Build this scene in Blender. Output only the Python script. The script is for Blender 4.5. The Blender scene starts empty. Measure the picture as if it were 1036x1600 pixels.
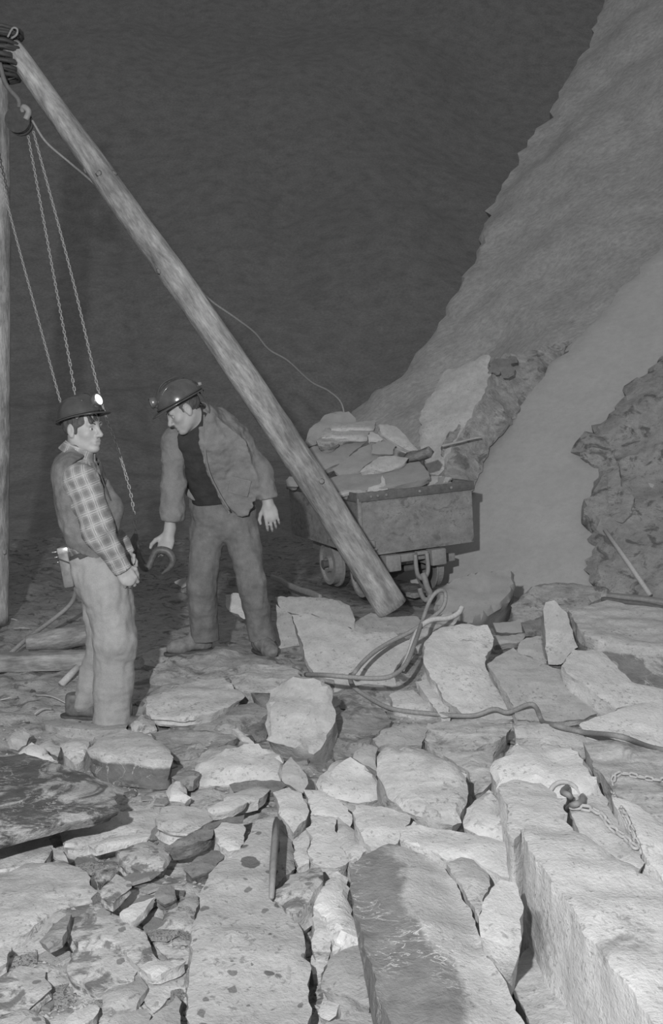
import bpy, bmesh, math, random
import numpy as np
from mathutils import Vector, Matrix
from mathutils.geometry import delaunay_2d_cdt

random.seed(7)
sc = bpy.context.scene
COL = sc.collection
rnd = random.Random(11)

# ------------------------------------------------------------------ camera
CAM_Z = 1.6
F_PX = 1600 * 35.0 / 36.0
PITCH = math.atan(150 / F_PX)
cd = bpy.data.cameras.new('camera')
cd.sensor_fit = 'VERTICAL'; cd.sensor_height = 36; cd.sensor_width = 24; cd.lens = 35
cd.clip_start = 0.05; cd.clip_end = 200
cam = bpy.data.objects.new('camera', cd); COL.objects.link(cam)
cam.location = (0, 0, CAM_Z); cam.rotation_euler = (math.pi / 2 - PITCH, 0, 0)
sc.camera = cam

# ------------------------------------------------------------------ light: dim even cavern light + the photographer's flash, up and left
w = bpy.data.worlds.new('world'); sc.world = w; w.use_nodes = True
w.node_tree.nodes['Background'].inputs[0].default_value = (1, 1, 1, 1)
w.node_tree.nodes['Background'].inputs[1].default_value = 0.32
ld = bpy.data.lights.new('flash', 'POINT'); ld.energy = 1.0; ld.shadow_soft_size = 0.05
ld.use_nodes = True
nt = ld.node_tree; em = nt.nodes['Emission']
fo = nt.nodes.new('ShaderNodeLightFalloff'); fo.inputs['Strength'].default_value = 205.0; fo.inputs['Smooth'].default_value = 0
nt.links.new(fo.outputs['Linear'], em.inputs['Strength'])
flash = bpy.data.objects.new('flash', ld); COL.objects.link(flash)
flash.location = (-0.62, -0.5, 2.45)

vs = sc.view_settings
vs.view_transform = 'Standard'; vs.look = 'None'; vs.gamma = 1.0; vs.use_curve_mapping = False
vs.exposure = 0.0

# ------------------------------------------------------------------ helpers
CP, SP = math.cos(PITCH), math.sin(PITCH)
def ray(px, py):
    xc = (px - 518) / F_PX; yc = -(py - 800) / F_PX
    return np.array([xc, CP + yc * SP, -SP + yc * CP])
ORG = np.array([0, 0, CAM_Z])
def P(px, py, Y):                       # the point seen at a pixel, Y metres away
    d = ray(px, py); return ORG + d * (Y / d[1])
def G(px, py, z=0.0):                   # the point seen at a pixel, at height z
    d = ray(px, py); return ORG + d * ((z - CAM_Z) / d[2])

_rs = np.random.RandomState(5)
_perm = _rs.permutation(512).astype(np.int64); _val = _rs.rand(512) * 2 - 1
def vnoise(p):
    p = np.asarray(p, float); i = np.floor(p).astype(np.int64); f = p - i
    f = f * f * (3 - 2 * f)
    def h(a, b, c):
        return _val[_perm[(_perm[(_perm[a & 511] + b) & 511] + c) & 511]]
    x, y, z = i[..., 0], i[..., 1], i[..., 2]; fx, fy, fz = f[..., 0], f[..., 1], f[..., 2]
    def L(a, b, t): return a + (b - a) * t
    return L(L(L(h(x, y, z), h(x + 1, y, z), fx), L(h(x, y + 1, z), h(x + 1, y + 1, z), fx), fy),
             L(L(h(x, y, z + 1), h(x + 1, y, z + 1), fx), L(h(x, y + 1, z + 1), h(x + 1, y + 1, z + 1), fx), fy), fz)
def fbm(p, octv=4, gain=0.5):
    p = np.asarray(p, float); s = 0; a = 1.0
    for k in range(octv):
        s = s + a * vnoise(p * (2 ** k) + 17.3 * k); a *= gain
    return s

def tag(o, label, cat, group=None, kind=None):
    o['label'] = label; o['category'] = cat
    if group: o['group'] = group
    if kind: o['kind'] = kind
    return o
def link(name, me, mat=None, parent=None, loc=(0, 0, 0)):
    o = bpy.data.objects.new(name, me); COL.objects.link(o); o.location = loc
    if mat is not None and not me.materials: me.materials.append(mat)
    if parent is not None: o.parent = parent
    return o
def pydata(name, V, F, mat, parent=None, loc=(0, 0, 0), smooth=True):
    me = bpy.data.meshes.new(name)
    me.from_pydata([tuple(map(float, v)) for v in V], [], [tuple(map(int, f)) for f in F]); me.update()
    if smooth:
        me.polygons.foreach_set('use_smooth', [True] * len(me.polygons))
    return link(name, me, mat, parent, loc)
def frombm(name, bm, mat, parent=None, loc=(0, 0, 0), smooth=False, angle=None):
    bmesh.ops.recalc_face_normals(bm, faces=bm.faces)
    if smooth:
        for f in bm.faces: f.smooth = True
        if angle:
            for e in bm.edges:
                if len(e.link_faces) == 2 and e.calc_face_angle(0) > angle: e.smooth = False
    me = bpy.data.meshes.new(name); bm.to_mesh(me); bm.free()
    return link(name, me, mat, parent, loc)
def empty(name, loc, rot=(0, 0, 0)):
    o = bpy.data.objects.new(name, None); COL.objects.link(o); o.location = loc; o.rotation_euler = rot
    o.empty_display_size = 0.1
    return o
def box(bm, c, s, bev=0.0, rot=None, noise=0.0):
    r = bmesh.ops.create_cube(bm, size=1); vs_ = r['verts']
    bmesh.ops.scale(bm, vec=s, verts=vs_)
    if bev > 0:
        es = list({e for v in vs_ for e in v.link_edges})
        rb = bmesh.ops.bevel(bm, geom=es, offset=bev, segments=2, affect='EDGES', profile=0.5)
        vs_ = list({v for f in rb['faces'] for v in f.verts} | {v for v in vs_ if v.is_valid})
    if rot is not None: bmesh.ops.rotate(bm, cent=(0, 0, 0), matrix=rot, verts=vs_)
    bmesh.ops.translate(bm, vec=c, verts=vs_)
    return vs_
def frame_of(d):
    d = np.asarray(d, float); d = d / np.linalg.norm(d)
    a = np.array([0, 0, 1.0]) if abs(d[2]) < 0.9 else np.array([1.0, 0, 0])
    u = np.cross(a, d); u /= np.linalg.norm(u); v = np.cross(d, u)
    return d, u, v
def smooth_path(pts, n):
    pts = np.asarray(pts, float); m = len(pts)
    ext = np.vstack([2 * pts[0] - pts[1], pts, 2 * pts[-1] - pts[-2]]); out = []
    for i in range(m - 1):
        p0, p1, p2, p3 = ext[i], ext[i + 1], ext[i + 2], ext[i + 3]
        for t in np.linspace(0, 1, n, endpoint=False):
            out.append(0.5 * (2 * p1 + (p2 - p0) * t + (2 * p0 - 5 * p1 + 4 * p2 - p3) * t * t + (3 * p1 - p0 - 3 * p2 + p3) * t ** 3))
    out.append(pts[-1]); return np.array(out)
def tube_data(path, rad, seg=8, V=None, Fc=None, rough=0.0, seed=0.0, cap=True, flat=1.0):
    V = [] if V is None else V; Fc = [] if Fc is None else Fc
    path = np.asarray(path, float); n = len(path)
    rad = np.broadcast_to(np.asarray(rad, float), (n,)); base = len(V)
    tan = np.gradient(path, axis=0); tan /= np.linalg.norm(tan, axis=1)[:, None] + 1e-12
    d, u, v = frame_of(tan[0])
    for i in range(n):
        t = tan[i]; u = u - t * np.dot(u, t); u /= np.linalg.norm(u); v = np.cross(t, u)
        ang = np.linspace(0, 2 * math.pi, seg, endpoint=False)
        ring = path[i] + rad[i] * (np.cos(ang)[:, None] * u + flat * np.sin(ang)[:, None] * v)
        if rough:
            k = fbm(np.stack([ring[:, 0] * 9 + seed, ring[:, 1] * 9, ring[:, 2] * 3.2], 1), 3)
            ring = path[i] + (ring - path[i]) * (1 + rough * k)[:, None]
        V.extend(ring)
    for i in range(n - 1):
        for j in range(seg):
            a = base + i * seg + j; b = base + i * seg + (j + 1) % seg
            Fc.append((a, b, b + seg, a + seg))
    if cap:
        Fc.append(tuple(base + j for j in reversed(range(seg)))); Fc.append(tuple(base + (n - 1) * seg + j for j in range(seg)))
    return V, Fc
def tube(name, path, rad, mat, parent=None, seg=8, rough=0.0, seed=0.0, loc=None, flat=1.0):
    path = np.asarray(path, float)
    o = path[0] if (loc is None and parent is None) else (np.zeros(3) if loc is None else np.asarray(loc, float))
    V, Fc = tube_data(path - o, rad, seg, rough=rough, seed=seed, flat=flat)
    ob = pydata(name, V, Fc, mat, parent, tuple(o))
    return ob

# ------------------------------------------------------------------ materials (black-and-white film: every colour is a grey)
class NB:
    def __init__(s, name):
        s.m = bpy.data.materials.new(name); s.m.use_nodes = True; s.t = s.m.node_tree
        s.b = s.t.nodes['Principled BSDF']; s.co = s.t.nodes.new('ShaderNodeTexCoord')
    def n(s, typ, **kw):
        x = s.t.nodes.new(typ)
        for k, v in kw.items():
            if k in x.inputs: 
                if isinstance(v, bpy.types.NodeSocket): s.t.links.new(v, x.inputs[k])
                else: x.inputs[k].default_value = v
            else: setattr(x, k, v)
        return x
    def l(s, a, b): s.t.links.new(a, b)
    def math(s, op, a, b=None, c=None, clamp=False):
        x = s.t.nodes.new('ShaderNodeMath'); x.operation = op; x.use_clamp = clamp
        for i, v in enumerate((a, b, c)):
            if v is None: continue
            if isinstance(v, bpy.types.NodeSocket): s.l(v, x.inputs[i])
            else: x.inputs[i].default_value = v
        return x.outputs[0]
    def noise(s, scale, detail=4, rough=0.55, vec=None, dist=0.0):
        x = s.n('ShaderNodeTexNoise', Scale=scale, Detail=detail, Roughness=rough, Distortion=dist)
        s.l(vec if vec is not None else s.co.outputs['Object'], x.inputs['Vector']); return x.outputs[0]
    def mapr(s, v, a, b, c, d):
        x = s.n('ShaderNodeMapRange'); s.l(v, x.inputs[0])
        for i, q in enumerate((a, b, c, d)): x.inputs[i + 1].default_value = q
        return x.outputs[0]
    def mapping(s, scale=(1, 1, 1), rot=(0, 0, 0), loc=(0, 0, 0), coord='Object'):
        x = s.n('ShaderNodeMapping'); s.l(s.co.outputs[coord], x.inputs['Vector'])
        x.inputs['Scale'].default_value = scale; x.inputs['Rotation'].default_value = rot; x.inputs['Location'].default_value = loc
        return x.outputs[0]
    def mixv(s, f, a, b):
        return s.math('ADD', s.math('MULTIPLY', s.math('SUBTRACT', 1.0, f), a), s.math('MULTIPLY', f, b))
    def grey(s, v):
        x = s.n('ShaderNodeCombineColor')
        for i in range(3): s.l(v, x.inputs[i])
        s.l(x.outputs[0], s.b.inputs['Base Color'])
    def bump(s, h, strength=0.3, dist=0.02):
        x = s.n('ShaderNodeBump'); x.inputs['Strength'].default_value = strength; x.inputs['Distance'].default_value = dist
        s.l(h, x.inputs['Height']); s.l(x.outputs[0], s.b.inputs['Normal'])
    def done(s, rough=0.9, spec=0.2, metal=0.0):
        s.b.inputs['Roughness'].default_value = rough; s.b.inputs['Specular IOR Level'].default_value = spec
        s.b.inputs['Metallic'].default_value = metal; return s.m

def m_plain(name, g, var=0.15, scale=30, rough=0.85, spec=0.2, metal=0, bump=0.25, bd=0.004, stretch=(1, 1, 1)):
    b = NB(name); mp = b.mapping(stretch)
    n = b.noise(scale, 5, 0.6, mp); b.grey(b.mapr(n, 0.25, 0.75, g * (1 - var), g * (1 + var)))
    b.bump(n, bump, bd); return b.done(rough, spec, metal)

def m_slate(name, g, var=0.22, dark=0.0, spots=0.0, veins=0.0, streak=0.0, bump=0.8, darkg=0.1, dscale=5.0, rot=0.4, speck=.38, side=0.0, grad=0.0, far_shade=0.0):
    """dusty slate: base grey, worn dark patches, wet drip spots, pale scratch veins"""
    b = NB(name)
    mp = b.mapping((1, 1, 1.4), (0, 0, rot))
    big = b.noise(2.3, 3, 0.5, mp); med = b.noise(14, 6, 0.65, mp); fine = b.noise(90, 4, 0.7)
    v = b.math('MULTIPLY', b.mapr(big, 0.3, 0.7, 1 - var * .5, 1 + var * .5), g)
    v = b.math('MULTIPLY', v, b.mapr(med, 0.28, 0.72, 1 - var * .8, 1 + var * .6))
    v = b.math('MULTIPLY', v, b.mapr(fine, 0.25, 0.75, 1 - var * .35, 1 + var * .35))
    sp = b.noise(46, 4, .62, mp, .5); spk = b.mapr(b.math('ADD', sp, b.math('MULTIPLY', b.math('SUBTRACT', big, .5), .25)), .60, .68, 0, speck)
    v = b.math('MULTIPLY', v, b.math('SUBTRACT', 1.0, spk))
    if streak:
        st = b.noise(6, 6, 0.7, b.mapping((1.0, 7.0, 2.0), (0, 0, rot + .5)), 0.4)
        v = b.math('MULTIPLY', v, b.mapr(st, 0.3, 0.65, 1 - streak, 1.05))
    if dark:
        dn = b.noise(dscale, 7, 0.68, mp, 0.8)
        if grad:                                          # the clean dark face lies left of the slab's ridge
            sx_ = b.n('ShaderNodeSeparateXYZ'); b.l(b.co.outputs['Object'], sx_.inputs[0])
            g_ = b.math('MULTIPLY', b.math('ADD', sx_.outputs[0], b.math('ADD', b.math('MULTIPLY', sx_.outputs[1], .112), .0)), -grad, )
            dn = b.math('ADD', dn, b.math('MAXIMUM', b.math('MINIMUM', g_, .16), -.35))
        f = b.mapr(dn, 0.62 - dark * .35, 0.70 - dark * .35, 0, 1)
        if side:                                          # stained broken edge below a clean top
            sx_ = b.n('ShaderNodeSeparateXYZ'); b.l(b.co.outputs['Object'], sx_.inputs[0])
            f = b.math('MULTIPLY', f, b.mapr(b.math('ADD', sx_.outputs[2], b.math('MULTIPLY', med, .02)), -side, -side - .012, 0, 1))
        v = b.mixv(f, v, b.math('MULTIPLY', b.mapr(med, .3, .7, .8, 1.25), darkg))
    if veins:
        wv = b.noise(9, 5, 0.6, b.mapping((1, 2.2, 1), (0, 0, rot - .6)), 1.2)
        r = b.math('ABSOLUTE', b.math('SUBTRACT', wv, 0.5))
        f = b.mapr(r, 0.004, 0.02, veins, 0)
        msk = b.mapr(b.noise(3.5, 3), 0.48, 0.62, 0, 1)
        v = b.mixv(b.math('MULTIPLY', f, msk), v, min(.85, g * 1.35))
    if spots:
        for sc_, th, k in ((8.0, 0.22, 1.0), (17.0, 0.17, 0.8)):
            vo = b.n('ShaderNodeTexVoronoi', voronoi_dimensions='2D', Scale=sc_, Randomness=1.0)
            wob = b.n('ShaderNodeMixRGB'); wob.inputs[0].default_value = 0.03
            nz = b.n('ShaderNodeTexNoise', Scale=30.0); b.l(b.co.outputs['Object'], nz.inputs['Vector'])
            b.l(b.co.outputs['Object'], wob.inputs[1]); b.l(nz.outputs['Color'], wob.inputs[2]); b.l(wob.outputs[0], vo.inputs['Vector'])
            sep = b.n('ShaderNodeSeparateColor'); b.l(vo.outputs['Color'], sep.inputs[0])
            rad = b.mapr(sep.outputs[0], 1 - 0.55 * spots, 1.0, 0.0, th * 1.5)
            f = b.mapr(b.math('SUBTRACT', rad, vo.outputs['Distance']), 0.0, 0.035, 0, 0.85 * k)
            v = b.mixv(f, v, 0.09)
    if far_shade:                                              # fading light painted into the floor colour: darker with distance
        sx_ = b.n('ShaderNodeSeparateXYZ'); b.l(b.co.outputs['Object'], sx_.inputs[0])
        v = b.math('MULTIPLY', v, b.mapr(b.math('ADD', sx_.outputs[1], b.math('MULTIPLY', big, 3.0)), 6.3, 11.0, 1.0, far_shade))
    b.grey(v)
    h = b.math('ADD', b.math('MULTIPLY', med, 0.7), b.math('MULTIPLY', fine, 0.25))
    b.bump(h, bump, 0.018)
    return b.done(0.92, 0.15)

M = {}
M['dust'] = m_slate('slate_dusty', 0.50, 0.22, dark=0.05, darkg=.2, veins=.3)
M['dustB'] = m_slate('slate_dusty_streaked', 0.47, 0.24, streak=.25, dark=.1, darkg=.22, rot=-.7)
M['pale'] = m_slate('slate_pale', 0.58, 0.16, veins=.4, rot=1.1)
M['palepatch'] = m_slate('slate_pale_patched', 0.58, 0.16, dark=.14, darkg=.33, dscale=3.0, rot=.2)
M['spot'] = m_slate('slate_spotted', 0.40, 0.20, spots=.9, dark=.1, darkg=.3, dscale=16)
M['chipspot'] = m_slate('slate_chip_spotted', 0.45, 0.30, spots=.9, dark=.35, darkg=.17, dscale=9)
M['mottle'] = m_slate('slate_mottled_dark', 0.38, 0.4, dark=.55, darkg=.10, veins=.8, dscale=4.5)
M['darkface'] = m_slate('slate_dark_front', 0.46, 0.22, dark=.75, darkg=.17, veins=.6, dscale=2.6, side=.0)
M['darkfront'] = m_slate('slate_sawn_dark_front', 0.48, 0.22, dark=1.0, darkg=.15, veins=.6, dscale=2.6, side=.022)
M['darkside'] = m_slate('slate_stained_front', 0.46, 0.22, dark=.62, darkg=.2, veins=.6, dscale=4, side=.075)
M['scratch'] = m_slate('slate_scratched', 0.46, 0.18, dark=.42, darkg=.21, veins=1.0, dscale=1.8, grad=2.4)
M['mid'] = m_slate('slate_grey', 0.36, 0.22, streak=.15)
M['midB'] = m_slate('slate_grey_striped', 0.33, 0.3, streak=.4, dark=.2, darkg=.14, rot=-.5)
M['dark'] = m_slate('slate_dark', 0.20, 0.35, streak=.3, dark=.2, darkg=.1)
M['strata'] = m_slate('slate_strata', 0.46, 0.25, streak=.45, dark=.15, darkg=.2, rot=-.35)
M['far'] = m_slate('slate_dust_covered', 0.28, 0.12, bump=.3, speck=.1)
M['farlight'] = m_slate('slate_dust_pale_broken', 0.42, 0.22, bump=.4)
M['dirt'] = m_slate('dirt_floor', 0.40, 0.35, dark=.25, darkg=.18, bump=1.0, dscale=8, far_shade=.48)
M['slope'] = m_slate('slope_dust', 0.355, 0.10, bump=.35, speck=.08)
M['slopefar'] = m_slate('slope_far_dust', 0.34, 0.22, streak=.25, bump=.6, rot=.9, speck=.12)
M['sloperock'] = m_slate('slope_bare_rock', 0.27, 0.3, dark=.25, darkg=.12, bump=1.0)
M['cavern'] = m_slate('cavern_rock', 0.18, 0.3, bump=.8)
# ------------------------------------------------------------------ setting: ground, slopes, cavern wall
def ground_base(x, y):
    x = np.asarray(x, float); y = np.asarray(y, float)
    def bump(cx, cy, rx, ry, h): return h * np.exp(-(((x - cx) / rx) ** 2 + ((y - cy) / ry) ** 2))
    z = 0.0 * x
    z = z + bump(-0.75, 6.15, 0.75, 0.55, 0.115)          # mound the second man stands on
    z = z + bump(0.9, 6.0, 1.3, 1.0, 0.10) + bump(2.2, 6.2, 1.0, 1.0, 0.12)
    z = z + bump(1.2, 3.2, .8, 1.0, 0.10)
    z = z + bump(-0.2, 3.0, 2.2, 1.2, 0.02)
    z = z - bump(1.05, 8.9, 1.0, .9, .03)
    return z
def ground_z(x, y):
    x = np.asarray(x, float); y = np.asarray(y, float)
    p = np.stack([x * 1.7, y * 1.7, 0 * x], -1)
    r = 0.035 * fbm(p, 3) + 0.018 * fbm(p * 5 + 9, 3)
    # angular slate litter: terraced noise
    q = fbm(np.stack([x * 5.0, y * 5.0, 0 * x + 4], -1), 3); q = np.floor(q * 4) / 4 * 0.35 + q * .25
    near = np.clip((5.6 - y) / 1.0, 0, 1)
    man = np.exp(-(((x + 1.15) / .35) ** 2 + ((y - 5.15) / .35) ** 2))
    return ground_base(x, y) + (r + 0.03 * near * q) * (1 - .85 * man) - .01
def build_ground():
    xs = np.concatenate([np.linspace(-60, -4, 40, endpoint=False), np.linspace(-4, 4, 230, endpoint=False), np.linspace(4, 60, 40)])
    ys = np.concatenate([np.linspace(-3, 1.6, 10, endpoint=False), np.linspace(1.6, 6.5, 190, endpoint=False), np.linspace(6.5, 13, 100)])
    X, Y = np.meshgrid(xs, ys); Z = ground_z(X, Y)
    V = np.stack([X, Y, Z], -1).reshape(-1, 3); n, m = len(ys), len(xs)
    idx = np.arange(n * m).reshape(n, m)
    Fc = np.stack([idx[:-1, :-1], idx[:-1, 1:], idx[1:, 1:], idx[1:, :-1]], -1).reshape(-1, 4)
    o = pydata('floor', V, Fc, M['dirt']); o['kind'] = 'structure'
build_ground()

def unproject(poly, z=None, Y=None, sx=0.0, sy=0.0, ref=None):
    poly = np.asarray(poly, float); c = poly.mean(0) if ref is None else np.asarray(ref, float)
    C = P(c[0], c[1], Y) if Y is not None else G(c[0], c[1], z)
    n = np.array([-sx, -sy, 1.0]); n /= np.linalg.norm(n)
    out = []
    for q in poly:
        d = ray(*q); t = np.dot(C - ORG, n) / np.dot(d, n); out.append(ORG + d * t)
    return np.array(out), n
def ring_resample(p2, step, jit, seed):
    out = []; n = len(p2)
    for i in range(n):
        a, b = p2[i], p2[(i + 1) % n]; L = np.linalg.norm(b - a); k = max(1, int(round(L / step)))
        t = np.linspace(0, 1, k, endpoint=False)[:, None]; seg = a + (b - a) * t
        nr = np.array([-(b - a)[1], (b - a)[0]]) / (L + 1e-9)
        o = fbm(np.concatenate([seg * 18 + seed, np.full((k, 1), seed)], 1), 4, .6) * jit
        o[0] *= 0.5
        out.append(seg + nr * o[:, None])
    return np.concatenate(out)
SEED = [0.0]
def slate_mesh(P3, n, t, jit=.010, rough=.006, step=.022, taper=0.0, edge=.004, relief_scale=5.0, maxpts=2000, tdir=None, lip=0.0, ridge=None):
    """a slab: outline P3 on a plane with normal n, thickness t; broken edge, uneven cleaved face, layered sides"""
    SEED[0] += 3.7; sd = SEED[0]
    c = P3.mean(0); e1 = np.cross([0, 1.0, 0], n); e1 /= np.linalg.norm(e1); e2 = np.cross(n, e1)
    p2 = np.stack([(P3 - c) @ e1, (P3 - c) @ e2], 1)
    area = 0.5 * np.sum(p2[:, 0] * np.roll(p2[:, 1], -1) - p2[:, 1] * np.roll(p2[:, 0], -1))
    if area < 0: p2 = p2[::-1]; area = -area
    step = max(step, math.sqrt(area / maxpts))
    rg = ring_resample(p2, step, jit, sd); k = len(rg)
    lo, hi = rg.min(0), rg.max(0); s2 = step * 1.25
    gx, gy = np.meshgrid(np.arange(lo[0], hi[0], s2), np.arange(lo[1], hi[1], s2))
    gp = np.stack([gx.ravel(), gy.ravel()], 1); gp = gp + (np.random.RandomState(int(sd * 10)).rand(*gp.shape) - .5) * s2 * .6
    # keep interior points away from the edge
    inside = np.zeros(len(gp), bool); dist = np.full(len(gp), 1e9)
    a = rg; b = np.roll(rg, -1, 0)
    for i in range(k):
        cond = ((a[i, 1] > gp[:, 1]) != (b[i, 1] > gp[:, 1]))
        with np.errstate(divide='ignore', invalid='ignore'):
            xi = (b[i, 0] - a[i, 0]) * (gp[:, 1] - a[i, 1]) / (b[i, 1] - a[i, 1] + 1e-12) + a[i, 0]
        inside ^= cond & (gp[:, 0] < xi)
        ab = b[i] - a[i]; tt = np.clip(((gp - a[i]) @ ab) / (ab @ ab + 1e-12), 0, 1)
        dist = np.minimum(dist, np.linalg.norm(gp - (a[i] + tt[:, None] * ab), axis=1))
    gp = gp[inside & (dist > step * .55)]; gd = dist[inside & (dist > step * .55)]
    pts = np.concatenate([rg, gp]); 
    res = delaunay_2d_cdt([Vector(q) for q in pts], [(i, (i + 1) % k) for i in range(k)], [], 1, 1e-5)
    v2 = np.array([tuple(q) for q in res[0]]); tris = [tuple(f) for f in res[2]]; orig = res[3]
    nv = len(v2); src = [o[0] if o else -1 for o in orig]
    p3 = c + v2[:, :1] * e1 + v2[:, 1:] * e2
    rel = fbm(np.concatenate([v2 * relief_scale, np.full((nv, 1), sd)], 1), 4)
    ter = fbm(np.concatenate([v2 * [relief_scale * .8, relief_scale * 2.0], np.full((nv, 1), sd + 5)], 1), 3)
    ter = np.round(ter * 3) / 3
    h = rough * 1.25 * (rel + 0.8 * ter)
    if ridge is not None:
        (ra_, rb_), s1, s2 = ridge; e = (rb_ - ra_) / np.linalg.norm(rb_ - ra_); w_ = p3 - ra_; dl = w_[:, 0] * e[1] - w_[:, 1] * e[0]
        h = h - np.where(dl > 0, dl * s1, -dl * s2)
    isb = np.zeros(nv, bool); bmap = {}
    for i, s in enumerate(src):
        if 0 <= s < k: isb[i] = True; bmap[s] = i
    h[isb] = h[isb] * .5 - edge
    top = p3 + h[:, None] * n
    V = [tuple(q) for q in top - c]; Fc = list(tris)
    order = [bmap[i] for i in range(k) if i in bmap]; kk = len(order)
    down = -n if tdir is None else np.asarray(tdir, float) / np.linalg.norm(tdir)
    ctr2 = np.zeros(2); prev = order
    ob = p3[order]; sm_ = ob.copy(); wd = 4 if kk > 12 else 1
    for q_ in range(1, wd + 1): sm_ = sm_ + np.roll(ob, q_, 0) + np.roll(ob, -q_, 0)
    sm_ = sm_ / (2 * wd + 1)
    nl = 3 if t < .05 else min(9, max(4, int(t / .055)))
    for li in range(1, nl + 1):
        f = li / nl; ring = []
        for j, vi in enumerate(order):
            q2 = v2[vi]; out = (q2 - ctr2); r_ = np.linalg.norm(out) + 1e-9; out = out / r_
            lay = vnoise(np.array([q2[0] * 7, q2[1] * 7, li * 5.3 + sd])) * min(.012, t * .2) + lip * math.sin(f * 3.1)
            lay2 = vnoise(np.array([q2[0] * 16, q2[1] * 16, li * 3.1 + sd])) * min(.008, t * .12); lay = lay + lay2
            mixf = min(1.0, t * f / .10)
            q = p3[vi] * (1 - mixf) + sm_[j] * mixf + down * (t * f) + (out[0] * e1 + out[1] * e2) * (lay - taper * f) - n * edge
            ring.append(len(V)); V.append(tuple(q - c))
        for j in range(kk):
            Fc.append((prev[j], ring[j], ring[(j + 1) % kk], prev[(j + 1) % kk]))
        prev = ring
    Fc.append(tuple(reversed(prev)))
    return V, Fc, c, isb
def slab_obj(name, P3, n, t, mat, smooth=True, parent=None, **kw):
    V, Fc, c, isb = slate_mesh(P3, n, t, **kw)
    me = bpy.data.meshes.new(name); me.from_pydata(V, [], Fc); me.update()
    bm = bmesh.new(); bm.from_mesh(me); bmesh.ops.recalc_face_normals(bm, faces=bm.faces)
    for f in bm.faces: f.smooth = True
    for e in bm.edges:
        if len(e.link_faces) == 2 and e.calc_face_angle(0) > 0.6: e.smooth = False
    bm.to_mesh(me); bm.free()
    return link(name, me, mat, parent, tuple(c))

# dust-covered slope on the right, a farther one behind it, bare rock breaking through
SL = dict(sx=0.6, sy=0.9)
near_poly = [(560, 915), (580, 840), (692, 800), (704, 762), (730, 715), (758, 672), (790, 625), (825, 588), (860, 560), (892, 534), (940, 480), (985, 430), (1036, 376), (1150, 255), (1400, 60), (1400, 980), (1036, 975), (930, 950), (820, 940)]
p3, n_ = unproject(near_poly, Y=9.3, ref=(760, 880), **SL); NEAR_C, NEAR_N = p3.mean(0), n_
o = slab_obj('wall_right', p3, n_, 1.2, M['slope'], jit=.05, rough=.014, step=.1, edge=.05, relief_scale=.9, maxpts=5000); o['kind'] = 'structure'
far_poly = [(470, 812), (500, 700), (549, 640), (575, 622), (602, 604), (640, 561), (668, 522), (692, 488), (718, 440), (742, 398), (752, 350), (772, 300), (792, 268), (822, 214), (858, 176), (872, 140), (892, 108), (920, 50), (946, -12), (990, -90), (1500, -330), (1500, 500), (900, 780), (690, 830)]
p3, n_ = unproject(far_poly, Y=14.0, ref=(560, 640), sx=.8, sy=.9)
o = slab_obj('wall_right.001', p3, n_, 1.5, M['slopefar'], jit=.12, rough=.11, step=.14, edge=.06, relief_scale=.6, maxpts=6000); o['kind'] = 'structure'
bare_poly = [(893, 694), (906, 680), (935, 655), (960, 636), (966, 618), (985, 590), (1012, 576), (1036, 546), (1150, 450), (1300, 380), (1300, 985), (1036, 965), (950, 945), (930, 915), (914, 892), (926, 862), (914, 820), (912, 780), (925, 745), (932, 722), (905, 712)]
C0 = P(960, 800, 9.0)
def on_plane(poly, C, n):
    out = []
    for q in poly:
        d = ray(*q); t = np.dot(C - ORG, n) / np.dot(d, n); out.append(ORG + d * t)
    return np.array(out)
p3 = on_plane(bare_poly, NEAR_C + NEAR_N * .10, NEAR_N)
o = slab_obj('wall_right.002', p3, NEAR_N, .4, M['sloperock'], jit=.07, rough=.05, step=.06, edge=.06, relief_scale=2.4, maxpts=6000); o['kind'] = 'structure'

def build_cavern():
    xs = np.linspace(-64, 64, 160); ts = np.concatenate([np.linspace(9.5, 24, 60, endpoint=False), np.linspace(24, 62, 60)])
    X, T = np.meshgrid(xs, ts)
    # the floor runs back and curves up into the far wall, like a quarried chamber
    Y = T - 0.004 * X ** 2 * np.clip((T - 12) / 20, 0, 1)
    Z = -.12 + .0135 * np.clip(T - 10, 0, 99) ** 2.05
    rr_ = np.clip((T - 10) / 14, .03, 1)
    Z = Z + rr_ * 1.6 * fbm(np.stack([X * .13, T * .13, 0 * X], -1), 4) - .08
    Y = np.where(T > 30, Y + 0, Y)
    n, m = X.shape; idx = np.arange(n * m).reshape(n, m)
    Fc = np.stack([idx[:-1, :-1], idx[:-1, 1:], idx[1:, 1:], idx[1:, :-1]], -1).reshape(-1, 4)
    o = pydata('wall_back', np.stack([X, Y, Z], -1).reshape(-1, 3), Fc, M['cavern']); o['kind'] = 'structure'
build_cavern()
# ------------------------------------------------------------------ slate slabs and boulders, each a thing of its own
def slab(name, label, poly, z=.10, Y=None, sx=0.0, sy=0.0, t=.12, m='dust', group=None, cat=None, rdg=None, **kw):
    p3, n = unproject(poly, z=None if Y else z, Y=Y, sx=sx, sy=sy)
    if rdg: kw['ridge'] = (on_plane(rdg[0], p3.mean(0), n), rdg[1], rdg[2])
    o = slab_obj(name, p3, n, t, M[m], **kw)
    return tag(o, label, cat or ('boulder' if 'boulder' in name else 'chip' if 'chip' in name or 'flake' in name else 'block' if 'block' in name else 'slab'), group)

M['dustC'] = m_slate('slate_dusty_duller', 0.41, 0.24, dark=.05, darkg=.2, veins=.6)
R = []
def S(*a, **k): R.append(slab(*a, **k))
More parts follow.
